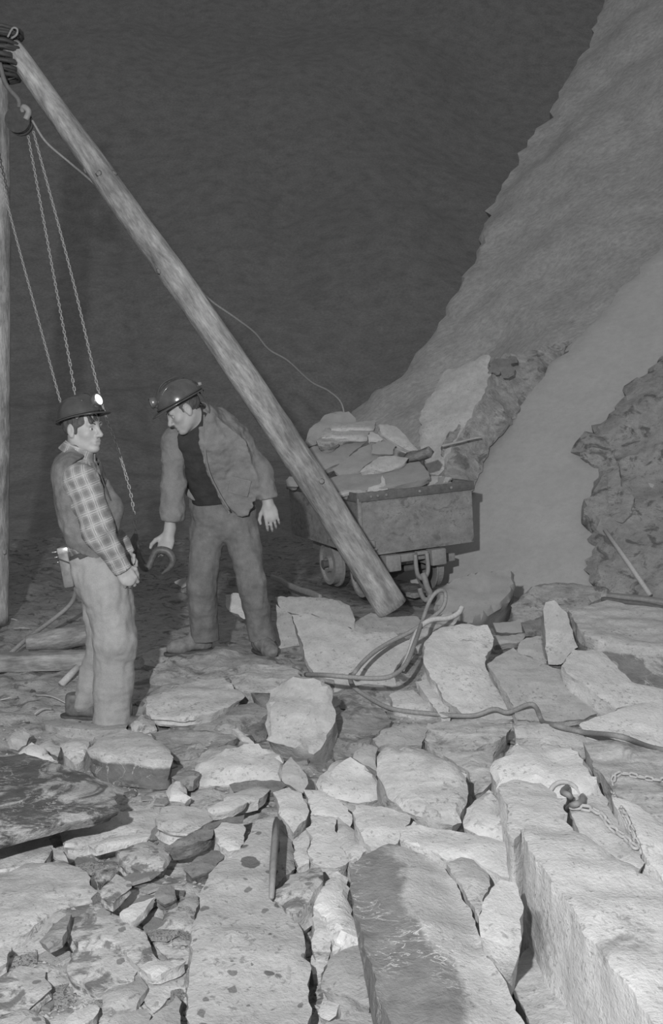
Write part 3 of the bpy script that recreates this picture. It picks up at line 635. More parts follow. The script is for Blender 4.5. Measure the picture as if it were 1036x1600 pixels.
# fine grit nobody could count
def grit(n, seed):
    r = random.Random(seed); V = []; Fc = []
    for i in range(n):
        px, py = r.uniform(-20, 1050), 1600 - 480 * r.random() ** 1.3
        g = G(px, py, .02); x, y = g[0], g[1]; z = float(ground_z(x, y)); s = r.uniform(.004, .013); a = r.uniform(0, 6.28); b = len(V)
        for k in range(4):
            q = a + k * 1.571 + r.uniform(-.4, .4); V.append((x + s * math.cos(q), y + s * math.sin(q) * .8, z + r.uniform(0, .004)))
        V.append((x + r.uniform(-.3, .3) * s, y, z + s * .8))
        for k in range(4): Fc.append((b + k, b + (k + 1) % 4, b + 4))
    o = pydata('slate_grit', V, Fc, M['mid'], smooth=False); tag(o, 'fine slate grit strewn over the ground', 'grit', kind='stuff')
grit(3000, 8)
# ------------------------------------------------------------------ materials for props
def m_wood(name, g, var=.5, scale=1.0):
    b = NB(name); mp = b.mapping((14 * scale, 14 * scale, 1.6 * scale), coord='Generated')
    mp2 = b.mapping((1, 1, .25))
    a = b.noise(7, 6, .7, mp2, .6); f = b.noise(38, 5, .7, mp2); bl = b.noise(4.5, 4, .6)
    v = b.math('MULTIPLY', b.mapr(a, .3, .7, 1 - var, 1 + var * .7), g)
    v = b.math('MULTIPLY', v, b.mapr(f, .3, .7, .65, 1.3)); v = b.math('MULTIPLY', v, b.mapr(bl, .35, .65, .72, 1.18))
    b.grey(v); b.bump(b.math('ADD', a, f), .7, .015); return b.done(.85, .2)
M['bark'] = m_wood('peeled_log', .33)
M['plank'] = m_wood('old_plank', .33)
M['iron'] = m_slate('dusty_iron', .24, .3, dark=.2, darkg=.15, bump=.3, dscale=7)
M['ironrim'] = m_plain('dark_iron_rim', .12, .3, 25, .6, .4)
M['ironlight'] = m_plain('worn_iron', .24, .2, 40, .6, .4)
M['chainiron'] = m_plain('chain_iron', .32, .2, 60, .45, .5, metal=.3)
M['rope'] = m_plain('wire_rope', .24, .25, 90, .7, .4)
M['ropelight'] = m_plain('pale_rope', .40, .2, 90, .8, .2)
M['blackiron'] = m_plain('black_iron', .05, .3, 30, .6, .3)
M['hookiron'] = m_plain('hook_iron', .09, .4, 50, .5, .5)

# ------------------------------------------------------------------ sheer legs: two poles, lashing, hoist block
def log(name, label, pts, radii, seed, mat='bark', cat='pole', n=26, rough=.05, seg=18):
    path = smooth_path(pts, n); t = np.linspace(0, 1, len(path)); r = np.interp(t, np.linspace(0, 1, len(radii)), radii)
    ax = path[-1] - path[0]; d, u, v = frame_of(ax); L = np.linalg.norm(ax)
    # model along local Z so the grain follows the timber, then turn it into place
    q = path - path[0]; loc = np.stack([q @ u, q @ v, q @ d], 1)
    V, Fc = tube_data(loc, r, seg, rough=rough, seed=seed)
    o = pydata(name, V, Fc, M[mat]); mt = Matrix(((u[0], v[0], d[0], path[0][0]), (u[1], v[1], d[1], path[0][1]), (u[2], v[2], d[2], path[0][2]), (0, 0, 0, 1)))
    o.matrix_world = mt; tag(o, label, cat)
    for k in range(9 if cat == 'pole' else 0):           # knots
        i = rnd.randrange(4, len(path) - 4); a = rnd.uniform(0, 6.28)
        c = loc[i] + r[i] * .98 * np.array([math.cos(a), math.sin(a), 0])
        nv, nf = tube_data([c - .0 * c, c + np.array([math.cos(a), math.sin(a), .1]) * .006], [.024, .012], 7)
        pydata('knot', nv, nf, M[mat], o)
    return o
pole = log('timber_pole', 'long peeled timber pole leaning diagonally across the picture',
    [P(612, 950, 7.05), P(470, 722, 7.0), P(312, 488, 7.0), P(172, 290, 7.05), P(18, 74, 7.1)], [.118, .104, .098, .088, .072], 3.3)
log('timber_pole', 'upright timber pole at the left edge of the picture', [P(-14, 972, 7.35), P(-11, 600, 7.3), P(-12, 210, 7.2), P(-14, 60, 7.15)], [.125, .12, .12, .10], 8.1)
# lashing at the top of the poles
ap = P(2, 88, 7.1); path = []
for k in range(150):
    a = k * .62; path.append(ap + np.array([.13 * math.cos(a) + .02 * math.sin(k * .13), .12 * math.sin(a), .17 - k * .0022 + .015 * math.sin(a * .5)]))
tag(tube('rope_lashing', path, .014, M['blackiron'], seg=6), 'rope lashing wound round the pole tops at the upper left', 'rope')
tag(tube('rope_lashing', smooth_path([P(12, 58, 6.98), P(20, 44, 6.96), P(27, 46, 6.96), P(26, 54, 6.96), P(18, 60, 6.98)], 6), .007, M['rope'], seg=6), 'small loose loop of cord above the lashing', 'rope')
# hoist block
hb = empty('hoist_block', tuple(P(30, 190, 6.95))); hl = np.array(hb.location)
bm = bmesh.new()
for s in (-1, 1):
    r_ = bmesh.ops.create_cone(bm, cap_ends=True, segments=20, radius1=.085, radius2=.085, depth=.018)
    bmesh.ops.rotate(bm, cent=(0, 0, 0), matrix=Matrix.Rotation(math.pi / 2, 3, 'X'), verts=r_['verts']); bmesh.ops.translate(bm, vec=(0, s * .035, 0), verts=r_['verts'])
frombm('cheek_plate', bm, M['blackiron'], hb, smooth=True, angle=.7)
bm = bmesh.new(); r_ = bmesh.ops.create_cone(bm, cap_ends=True, segments=24, radius1=.07, radius2=.07, depth=.05)
bmesh.ops.rotate(bm, cent=(0, 0, 0), matrix=Matrix.Rotation(math.pi / 2, 3, 'X'), verts=r_['verts']); frombm('sheave', bm, M['ironlight'], hb, smooth=True, angle=.7)
tube('hanger_hook', smooth_path([np.array(q) for q in [(0, 0, .07), (0, 0, .14), (-.05, 0, .2), (-.09, 0, .26), (-.12, 0, .38)]], 6), .016, M['ironrim'], hb)
tube('cotter_bracket', smooth_path([np.array(q) for q in [(.03, -.02, .05), (.05, -.05, .08), (.08, -.05, .05), (.06, -.05, .0)]], 6), .02, M['ironlight'], hb)
tag(hb, 'iron hoist block hanging under the pole tops', 'pulley')

def chain(name, label, pts, L, wire, W=None, mat='chainiron', cat='chain', seg=5, nseg=12, parent=None):
    pts = smooth_path(pts, 30); s = np.concatenate([[0], np.cumsum(np.linalg.norm(np.diff(pts, axis=0), axis=1))])
    W = W or L * .62; pitch = L - 2 * wire * 1.05; n = int(s[-1] / pitch); V = []; Fc = []; o0 = pts[0]
    for i in range(n):
        c = np.array([np.interp((i + .5) * pitch, s, pts[:, k]) for k in range(3)]); c2 = np.array([np.interp((i + .9) * pitch, s, pts[:, k]) for k in range(3)])
        d, u, v = frame_of(c2 - c + 1e-9)
        if i % 2: u, v = v, -u
        ln = (L - W) / 2; rr = W / 2 - wire; path = []
        for k in range(nseg):
            a = 2 * math.pi * k / nseg; path.append(c + d * (math.cos(a) * rr + math.copysign(ln, math.cos(a) if abs(math.cos(a)) > 1e-6 else 1)) + u * math.sin(a) * rr - o0)
        b = len(V); path = np.array(path)
        for k in range(nseg):
            t = path[(k + 1) % nseg] - path[k - 1]; t /= np.linalg.norm(t); nn = np.cross(t, v); nn /= np.linalg.norm(nn)
            for j in range(seg):
                a = 2 * math.pi * j / seg; V.append(path[k] + wire * (math.cos(a) * nn + math.sin(a) * v))
        for k in range(nseg):
            for j in range(seg):
                a = b + k * seg + j; a2 = b + k * seg + (j + 1) % seg; e = b + ((k + 1) % nseg) * seg + j; e2 = b + ((k + 1) % nseg) * seg + (j + 1) % seg
                Fc.append((a, a2, e2, e))
    o = pydata(name, V, Fc, M[mat], parent, tuple(o0)); 
    return tag(o, label, cat) if parent is None else o
chain('hoist_chain', 'rightmost hoist chain running down to the hook between the men', [P(52, 205, 6.95), P(112, 430, 6.5), P(157, 622, 6.1), P(184, 700, 5.95), P(205, 775, 5.85), P(213, 838, 5.8)], .036, .0042, nseg=10, seg=4)
chain('hoist_chain', 'middle hoist chain coming down behind the left man\'s helmet', [P(44, 212, 6.95), P(84, 430, 6.5), P(108, 560, 6.2), P(122, 640, 6.1), P(150, 760, 5.9), P(180, 850, 5.6)], .036, .0044, nseg=10, seg=4)
chain('hoist_chain', 'leftmost hoist chain slanting down to the back of the left man\'s helmet', [P(-6, 230, 7.0), P(12, 320, 6.85), P(60, 500, 6.5), P(103, 660, 6.15), P(120, 730, 6.0), P(140, 800, 5.8)], .032, .0038, nseg=10, seg=4)
# hook at the end of the chain, held by the right man
hk = empty('lifting_hook', tuple(P(213, 838, 5.8))); ho = np.array(hk.location)
def hp(*a): return smooth_path([P(*q) - ho for q in a], 8)
pth = hp((212, 834, 5.8), (209, 850, 5.8), (203, 868, 5.78)); tube('swivel', pth, np.interp(np.linspace(0, 1, len(pth)), [0, .4, 1], [.012, .03, .026]), M['hookiron'], hk, 10)
pth = hp((212, 845, 5.8), (216, 868, 5.8), (225, 886, 5.8), (232, 886, 5.8), (238, 872, 5.8), (246, 860, 5.8), (262, 862, 5.8), (270, 874, 5.8), (266, 886, 5.8), (252, 897, 5.8))
tube('hook_body', pth, np.interp(np.linspace(0, 1, len(pth)), [0, .2, .45, .7, .9, 1], [.016, .022, .020, .024, .017, .005]), M['hookiron'], hk, 10)
tag(hk, 'heavy iron lifting hook held out between the two men', 'hook')
# rope that runs from the hoist behind the pole and down to the wagon
tag(tube('slack_rope', smooth_path([P(50, 188, 6.95), P(72, 222, 7.0), P(110, 255, 7.1), P(145, 285, 7.25), P(215, 350, 7.45), P(290, 426, 7.7), P(325, 466, 7.9), P(368, 497, 8.1), P(398, 520, 8.3), P(420, 546, 8.5), P(450, 564, 8.7), P(485, 596, 9.0), P(515, 612, 9.2), P(535, 634, 9.3), P(540, 680, 9.3)], 8), .0085, M['rope'], seg=6), 'slack rope sagging behind the leaning pole towards the wagon', 'rope')

# ------------------------------------------------------------------ slate wagon
WA = np.array([.28, 8.1, 0.0]); WROT = math.radians(23)
wg = empty('slate_wagon', (WA[0], WA[1], .02), (0, math.radians(-4), WROT))
wg.rotation_mode = 'XYZ'
Wd, Ln, Z0, Z1 = 1.06, 1.62, .43, .95
def wbox(name, c, s, mat, bev=.006, parent=wg, rot=None):
    bm = bmesh.new(); box(bm, c, s, bev, rot); return frombm(name, bm, M[mat], parent, smooth=True, angle=.5)
th = .022
def plate(name, pts, off, mat, dent=.006):
    """iron plate as a finely divided dented sheet with thickness"""
    a, b, c, d = [np.array(q, float) for q in pts]; nx, ny = 26, 14; nrm = np.cross(b - a, d - a); nrm /= np.linalg.norm(nrm); V = []; Fc = []
    for sgn in (0, 1):
        for j in range(ny + 1):
            for i in range(nx + 1):
                u, v = i / nx, j / ny; q = (a * (1 - u) + b * u) * (1 - v) + (d * (1 - u) + c * u) * v
                w_ = math.sin(math.pi * u) ** .5 * math.sin(math.pi * v) ** .5 if 0 < u < 1 and 0 < v < 1 else 0
                q = q + nrm * (sgn * off + dent * w_ * float(fbm(np.array([u * 5 + a[0] * 3, v * 3, a[1]]), 3))); V.append(q)
    N = (nx + 1) * (ny + 1)
    for j in range(ny):
        for i in range(nx):
            k = j * (nx + 1) + i; Fc.append((k, k + 1, k + nx + 2, k + nx + 1)); k += N; Fc.append((k + nx + 1, k + nx + 2, k + 1, k))
    edge = [i for i in range(nx + 1)] + [(j + 1) * (nx + 1) - 1 for j in range(1, ny + 1)] + [ny * (nx + 1) + i for i in range(nx - 1, -1, -1)] + [j * (nx + 1) for j in range(ny - 1, 0, -1)]
    for k in range(len(edge)):
        e, f = edge[k], edge[(k + 1) % len(edge)]; Fc.append((f, e, e + N, f + N))
    return pydata(name, V, Fc, M[mat], wg, smooth=False)
plate('end_panel', [(0, 0, Z0), (Wd, 0, Z0), (Wd, 0, Z1), (0, 0, Z1)], -th, 'iron')
plate('end_panel', [(.06, Ln, Z0), (Wd - .06, Ln, Z0), (Wd, Ln, Z1), (0, Ln, Z1)], th, 'iron')
plate('side_panel', [(0, Ln, Z0 + .02), (0, 0, Z0), (0, 0, Z1), (0, Ln, Z1)], -th, 'iron', .012)
plate('side_panel', [(Wd, 0, Z0), (Wd, Ln, Z0), (Wd, Ln, Z1), (Wd, 0, Z1)], -th, 'iron', .012)
wbox('floor_plate', (Wd / 2, Ln / 2, Z0 + .02), (Wd - .03, Ln - .03, .03), 'iron')
for nm, c, s in (('rim_strip', (Wd / 2, -.012, Z1 - .03), (Wd + .03, .02, .075)), ('rim_strip', (Wd / 2, Ln + .012, Z1 - .03), (Wd + .03, .02, .075)),
                 ('rim_strip', (-.012, Ln / 2, Z1 - .03), (.02, Ln + .03, .075)), ('rim_strip', (Wd + .012, Ln / 2, Z1 - .03), (.02, Ln + .03, .075))):
    wbox(nm, c, s, 'ironrim')
wbox('corner_angle', (-.004, -.006, (Z0 + Z1) / 2 - .02), (.035, .03, Z1 - Z0 - .03), 'iron')
for x in (.10, .16, .24, .55, .85): 
    bm = bmesh.new(); r_ = bmesh.ops.create_uvsphere(bm, u_segments=10, v_segments=6, radius=.014); bmesh.ops.translate(bm, vec=(x, -.024, Z1 - .03), verts=r_['verts']); frombm('rivet', bm, M['iron'], wg, smooth=True)
lt = wbox('latch', (.075, -.02, Z0 + .10), (.07, .03, .06), 'ironlight'); wbox('latch_pin', (.09, -.04, Z0 + .055), (.05, .02, .02), 'chainiron', parent=lt)
# underframe of worn timber ends, axles and wheels
for x, ww in ((.27, .14), (.70, .14)):
    wbox('frame_timber', (x, Ln / 2 - .02, Z0 - .085), (ww, Ln + .02, .14), 'ironlight', .012)
wbox('cross_timber', (.49, .06, Z0 - .06), (.30, .08, .07), 'ironlight', .01)
bm = bmesh.new(); box(bm, (.53, -.03, Z0 - .025), (.10, .06, .03), .006); frombm('draw_plate', bm, M['ironlight'], wg)
def wheel(x, y, s):
    V = []; Fc = []; prof = [(.0, .02), (.055, .02), (.06, .045), (.075, .045), (.08, .012), (.165, .012), (.172, .035), (.195, .035), (.197, -.03), (.222, -.036), (.222, -.05), (.185, -.05), (.06, -.03), (0, -.03)]
    seg = 36
    for r_, o_ in prof:
        for k in range(seg):
            a = 2 * math.pi * k / seg; V.append((x + s * o_, y + r_ * math.cos(a), .215 + r_ * math.sin(a)))
    for i in range(len(prof) - 1):
        for k in range(seg):
            a, b = i * seg + k, i * seg + (k + 1) % seg; Fc.append((a, b, b + seg, a + seg))
    o = pydata('wheel', V, Fc, M['ironlight'], wg); 
    bm = bmesh.new(); r2 = bmesh.ops.create_cone(bm, cap_ends=True, segments=16, radius1=.04, radius2=.03, depth=.05)
    bmesh.ops.rotate(bm, cent=(0, 0, 0), matrix=Matrix.Rotation(math.pi / 2, 3, 'Y'), verts=r2['verts']); bmesh.ops.translate(bm, vec=(x + s * .06, y, .215), verts=r2['verts'])
    frombm('axle_hub', bm, M['ironrim'], o, smooth=True, angle=.6)
    me = o.data
    for p in me.polygons: p.use_smooth = False
for y in (.34, 1.05):
    wheel(.15, y, -1); wheel(.80, y, 1)
    bm = bmesh.new(); r_ = bmesh.ops.create_cone(bm, cap_ends=True, segments=14, radius1=.032, radius2=.032, depth=.74)
    bmesh.ops.rotate(bm, cent=(0, 0, 0), matrix=Matrix.Rotation(math.pi / 2, 3, 'Y'), verts=r_['verts']); bmesh.ops.translate(bm, vec=(.475, y, .215), verts=r_['verts']); frombm('axle', bm, M['ironrim'], wg, smooth=True, angle=.6)
wbox('axle_box', (.99, .34, .26), (.11, .06, .07), 'ironlight')
# coupling: long link with a hook hanging in it
def ring_path(c, a, b, ax1, ax2, n=20): return np.array([np.array(c) + a * math.cos(2 * math.pi * k / n) * np.array(ax1) + b * math.sin(2 * math.pi * k / n) * np.array(ax2) for k in range(n + 1)])
tube('coupling_link', smooth_path([np.array(q) for q in [(.46, -.05, .40), (.46, -.06, .28), (.475, -.06, .22), (.515, -.06, .19), (.555, -.06, .22), (.57, -.06, .28), (.57, -.05, .40)]], 6), .019, M['ironlight'], wg, 10)
tube('coupling_hook', smooth_path([np.array(q) for q in [(.515, -.065, .235), (.52, -.085, .19), (.535, -.09, .12), (.56, -.09, .06), (.545, -.09, .015), (.505, -.09, .02), (.475, -.09, .07), (.465, -.09, .12)]], 6), [.026] * 18 + [.024] * 12 + [.021] * 13, M['ironlight'], wg, 10)
tag(wg, 'rusty iron slate wagon piled with broken slate on small wheels', 'wagon')

# slate heaped in the wagon
def wpos(x, y, z): 
    r = Matrix.Rotation(WROT, 3, 'Z') @ Matrix.Rotation(math.radians(-4), 3, 'Y'); q = r @ Vector((x, y, z)); return np.array([q.x + WA[0], q.y + WA[1], q.z + .02])
nx, ny = 24, 30; V = []; Fc = []
for j in range(ny + 1):
    for i in range(nx + 1):
        u, v = i / nx, j / ny; e = min(u, 1 - u, v * 1.2, 1 - v) * 2
        h = .88 + .27 * max(0, e) ** .8 + .04 * float(fbm(np.array([u * 6, v * 8, 2.2]), 3)) * (1 if e > 0 else 0); V.append(wpos(.03 + u * (Wd - .06), .03 + v * (Ln - .06), h))
for j in range(ny):
    for i in range(nx):
        k = j * (nx + 1) + i; Fc.append((k, k + 1, k + nx + 2, k + nx + 1))
N = len(V)
for q in [wpos(.04, .04, .5), wpos(Wd - .04, .04, .5), wpos(Wd - .04, Ln - .04, .5), wpos(.04, Ln - .04, .5)]: V.append(q)
bd = [list(range(0, nx + 1)), [j * (nx + 1) + nx for j in range(ny + 1)], [ny * (nx + 1) + i for i in range(nx, -1, -1)], [j * (nx + 1) for j in range(ny, -1, -1)]]
for k, e in enumerate(bd): Fc.append(tuple(reversed(e)) + (N + k, N + (k + 1) % 4))
Fc.append((N + 3, N + 2, N + 1, N))
tag(pydata('slate_rubble', V, Fc, M['far'], smooth=False), 'fine broken slate filling the wagon under the larger pieces', 'rubble', kind='stuff')
def W(name, label, poly, Y, sx=0, sy=.5, t=.08, m='far', **k): slab(name, label, poly, Y=Y, sx=sx, sy=sy, t=t, m=m, cat='slate', group=None, **{'rough': .006, 'step': .025, **k})
W('slate_boulder', 'rounded stone at the very top of the wagon load', [(476,694),(484,668),(500,656),(508,646),(525,640),(545,641),(555,650),(558,664),(520,672),(505,684),(482,700)], 9.2, 0, 1.6, .2, rough=.02, edge=.02)
W('slate_sheet', 'upper of two bright flat slabs on top of the load', [(519,660),(552,659),(587,656),(585,668),(552,667),(516,668)], 9.0, 0, .25, .05, 'farlight', rough=.003)
W('slate_sheet', 'lower of two bright flat slabs on top of the load', [(508,668),(540,667),(578,667),(576,679),(540,679),(501,680)], 8.9, 0, .25, .06, 'farlight', rough=.003)
W('slate_chunk', 'broken stub under the left end of the bright flat slabs', [(494,688),(506,680),(520,681),(530,693),(515,698),(498,697)], 8.75, 0, 1.0, .08, 'midB')
W('slate_sheet', 'curved blade-like slab on the right of the load', [(593,663),(605,662),(620,667),(634,680),(648,697),(655,704),(640,704),(618,692),(598,679)], 8.85, -.4, .9, .05, 'farlight', rough=.003)
W('slate_chunk', 'small pale block between the bright slabs and the blade', [(574,680),(581,674),(592,678),(598,686),(592,690),(577,690)], 8.75, 0, 1.0, .06, 'farlight')
W('slate_chunk', 'squared stone resting near the middle of the load', [(581,696),(592,688),(612,690),(619,696),(613,709),(598,709),(580,708)], 8.65, 0, 1.0, .08, 'far')
W('slate_sheet', 'dusty slab sloping left below the bright ones', [(476,704),(490,696),(530,694),(560,690),(572,690),(556,702),(534,724),(520,728),(500,740),(492,730),(482,716)], 8.75, .1, .8, .08, 'far')
W('slate_sheet', 'large dusty slab across the middle of the load', [(520,732),(536,720),(560,700),(580,692),(580,706),(596,710),(582,720),(562,735),(545,739),(530,742)], 8.6, .1, .8, .07, 'far')
W('slate_sheet', 'lens-shaped pale slab on the right half of the load', [(562,737),(580,722),(594,712),(615,711),(638,716),(630,726),(612,733),(594,735),(580,732)], 8.5, 0, .7, .05, 'farlight', rough=.008)
W('slate_sheet', 'broad dusty slab at the front of the load', [(513,748),(530,742),(562,739),(592,737),(616,734),(640,722),(655,720),(668,735),(672,744),(650,752),(610,760),(560,768),(530,772)], 8.4, .1, .5, .06, 'far')
W('slate_sheet', 'thin flake hanging over the front corner of the wagon', [(519,771),(545,765),(570,763),(572,769),(548,769),(524,775)], 8.2, 0, .5, .02, 'farlight', rough=.002)
W('slate_chunk', 'pale wedge at the front rim of the wagon', [(573,768),(576,761),(592,756),(597,742),(602,752),(606,764),(590,767)], 8.25, 0, 1.2, .05, 'farlight')
W('slate_chunk', 'small pale flake right of the rim wedge', [(612,762),(620,754),(634,758),(632,763)], 8.3, 0, 1.0, .03, 'farlight')
W('slate_sheet', 'cracked pale slab at the right rim of the wagon', [(656,755),(672,744),(690,742),(706,746),(700,752),(680,755)], 8.55, 0, .6, .05, 'farlight')
W('slate_chunk', 'ragged stone hanging over the left rim of the wagon', [(446,750),(452,744),(462,744),(470,752),(466,760),(448,760)], 9.2, 0, 1.2, .08, 'far')
# dark timber end sticking out of the load
wt = log('timber_offcut', 'dark grooved timber end sticking out of the right of the load', [P(636, 716, 8.75), P(656, 712, 8.6), P(672, 706, 8.5)], [.05, .05, .05], 2, 'plank', 'timber', n=5, rough=.02, seg=4)

bpy.context.view_layer.update()
DG = bpy.context.evaluated_depsgraph_get()
def hit(px, py, off=.0):                 # the point of the built ground seen at a pixel, lifted along the surface normal
    d = ray(px, py); d = d / np.linalg.norm(d)
    ok, loc, nrm, i, ob, mw = sc.ray_cast(DG, Vector(ORG), Vector(d))
    nn = np.array(nrm); nn = nn if nn @ d < 0 else -nn
    return np.array(loc) + nn * off * .5 + np.array([0, 0, off * .6])
# ------------------------------------------------------------------ wire rope with the upright loops
zz = lambda px, py, z: G(px, py, z)
RP = [zz(478, 1054, .20), zz(510, 1055, .26), zz(545, 1058, .26), zz(585, 1060, .26), zz(612, 1056, .27), zz(634, 1038, .30), zz(648, 1005, .36), P(660, 970, 5.75), P(672, 938, 5.75), P(684, 924, 5.77), P(694, 924, 5.8), P(696, 936, 5.8), P(690, 952, 5.78), P(668, 970, 5.72), P(640, 988, 5.66), P(612, 1002, 5.6), P(586, 1018, 5.5), P(566, 1036, 5.4), P(553, 1052, 5.3), hit(547, 1066, .04), hit(551, 1080, .03), hit(572, 1096, .03), hit(615, 1110, .02), hit(672, 1121, .02), hit(736, 1121, .04), hit(770, 1122, .05), hit(802, 1124, .055), hit(830, 1121, .075), hit(848, 1129, .06), hit(866, 1143, .03), hit(910, 1151, .02), hit(968, 1159, .02), hit(1030, 1173, .02), hit(1030, 1173, .02) + [.25, -.1, .0]]
tag(tube('wire_rope', smooth_path(RP, 8), .0125, M['rope'], seg=8), 'thick wire rope looping upright and running off over the slabs to the right', 'rope')
RP2 = [P(628, 1048, 5.55), P(640, 1020, 5.6), P(648, 995, 5.65), P(658, 978, 5.7), P(676, 968, 5.72), P(700, 966, 5.74), P(716, 958, 5.76), P(722, 948, 5.78)]
tag(tube('rope_tail', smooth_path(RP2, 8), .016, M['ropelight'], seg=8), 'short pale rope tail knotted at the foot of the upright loop', 'rope')

# ------------------------------------------------------------------ iron ring, chains, bars and timber on the ground
rc = hit(882, 1262, .02) + [0, 0, .035]
rg_ = tube('iron_ring', ring_path((0, 0, 0), .056, .056, (1, 0, 0), (0, .45, .89), 28), .009, M['ropelight'], seg=8, loc=(0, 0, 0)); rg_.location = Vector(rc); tag(rg_, 'round iron ring lying at the end of a chain on the pale block', 'ring')
sh = empty('iron_shackle', tuple(hit(896, 1260, .01))); so = np.array(sh.location)
tube('shackle_bow', smooth_path([hit(*q) - so for q in [(884, 1242, .05), (890, 1250, .05), (893, 1260, .03), (886, 1266, .02), (896, 1268, .02), (908, 1262, .02), (910, 1254, .02)]], 6), .011, M['ironlight'], sh)
tube('shackle_pin', [hit(882, 1264, .02) - so, hit(911, 1257, .025) - so], .010, M['ironlight'], sh); tag(sh, 'worn shackle hooked into the iron ring', 'shackle')
chain('ground_chain', 'coarse chain trailing from the iron ring down the gutter', [hit(892, 1268, .012), hit(914, 1268, .012), hit(928, 1272, .012), hit(942, 1282, .012), hit(955, 1298, .012), hit(975, 1313, .012), hit(1000, 1338, .012)], .046, .006, mat='ropelight')
chain('ground_chain', 'slender chain bent over the layered slab at the right edge', [hit(1030, 1223, .012) + [.12, .02, 0], hit(1030, 1223, .012), hit(1000, 1218, .012), hit(972, 1213, .012), hit(958, 1222, .012), hit(962, 1245, .012), hit(972, 1272, .012), hit(985, 1298, .012), hit(998, 1322, .012), hit(1006, 1344, .012)], .04, .005, mat='ropelight')
tb = tube('iron_bar', [G(432, 1281, .19), G(430, 1310, .185), G(427, 1352, .18), G(424, 1403, .175)], [.012, .0125, .0125, .008], M['ironlight'], seg=4); tag(tb, 'short rusty iron bar wedged upright between the foreground slabs', 'bar')
# timber on the floor behind the left man
def beam(name, label, a, b, w_, h_, mat='plank', cat='timber'):
    a, b = np.array(a), np.array(b); d, u, v = frame_of(b - a); L = np.linalg.norm(b - a); bm = bmesh.new()
    box(bm, (0, 0, L / 2), (w_, h_, L), .012); bmesh.ops.subdivide_edges(bm, edges=[e for e in bm.edges if abs((e.verts[0].co - e.verts[1].co).z) > L * .5], cuts=14, use_grid_fill=True)
    for q in bm.verts:
        k = fbm(np.array([q.co.x * 12, q.co.y * 12, q.co.z * 4 + L]), 3); q.co.x += .006 * k; q.co.y += .006 * k
    o = frombm(name, bm, M[mat], smooth=True, angle=.6); o.matrix_world = Matrix(((u[0], v[0], d[0], a[0]), (u[1], v[1], d[1], a[1]), (u[2], v[2], d[2], a[2]), (0, 0, 0, 1)))
    return tag(o, label, cat)
beam('squared_timber', 'pale squared timber lying on the ground behind the left man', G(-60, 1037, .06), G(150, 1030, .06), .115, .11)
log('rough_log', 'dim rough log end behind the squared timber', [G(40, 1004, .07), G(90, 998, .08), G(138, 990, .09)], [.05, .075, .075], 5, 'plank', 'log', n=8)
tag(tube('iron_pipe', smooth_path([P(2, 1034, 6.5), P(40, 1000, 6.7), P(72, 976, 6.9), P(100, 954, 7.0), P(114, 938, 7.0), P(120, 918, 6.95)], 6), .016, M['rope'], seg=8), 'bent iron pipe slanting up behind the left man', 'pipe')
tag(tube('iron_pipe', [G(95, 1070, .02), G(122, 1042, .10)], .022, M['ropelight'], seg=8), 'short pipe stub poking out beside the left man\'s leg', 'pipe')
tag(tube('wooden_stick', [P(945, 828, 8.75), P(982, 880, 8.4), P(1016, 930, 8.1)], [.02, .022, .02], M['ropelight'], seg=7), 'thin pale stick leaning on the bare rock at the right', 'stick')
p3 = on_plane([(748, 692), (752, 688), (800, 676), (803, 679), (756, 692)], P(775, 684, 8.85), np.array([-.3, -.9, .3]))
beam('wooden_stick', 'thin flat stick crossing the broken face of the rock outcrop', P(690, 697, 9.72), P(752, 684, 9.95), .03, .02, 'ropelight', 'stick')
beam('rail_length', 'flat rail lying beyond the thick slab at the right edge', P(950, 930, 7.2), P(1120, 950, 6.6), .07, .03, 'ironlight', 'rail')
beam('rail_length', 'second rail just in front at the right edge', P(940, 936, 7.0), P(1120, 962, 6.4), .05, .03, 'ironrim', 'rail')
beam('rail_length', 'thin rail running to the wagon behind the right man', P(424, 902, 9.0), P(500, 934, 7.9), .035, .05, 'ironlight', 'rail')
beam('wood_offcut', 'small pale wooden offcut behind the right man\'s knees', G(356, 908, .03), G(380, 907, .03), .08, .08, 'plank', 'timber')
beam('sleeper_timber', 'low sleeper end under the wagon beside the far wheel', G(640, 930, .03), G(720, 915, .03), .10, .05, 'plank', 'timber')
for i, (a, b, c, l) in enumerate([((55, 1086), (80, 1088), (106, 1100), 'long pale straw on the dirt left of the left man'), ((54, 1116), (66, 1108), (82, 1108), 'bent straw on the dirt below the long one'), ((4, 968), (18, 967), (32, 971), 'straw at the foot of the upright pole'), ((20, 982), (34, 981), (48, 982), 'straw on the dark dirt right of the upright pole'), ((0, 1094), (16, 1090), (28, 1089), 'straw at the left edge on the dirt')]):
    tag(tube('dry_straw', smooth_path([G(*a, .03), G(*b, .045), G(*c, .03)], 5), .004, M['ropelight'], seg=5), l, 'straw')
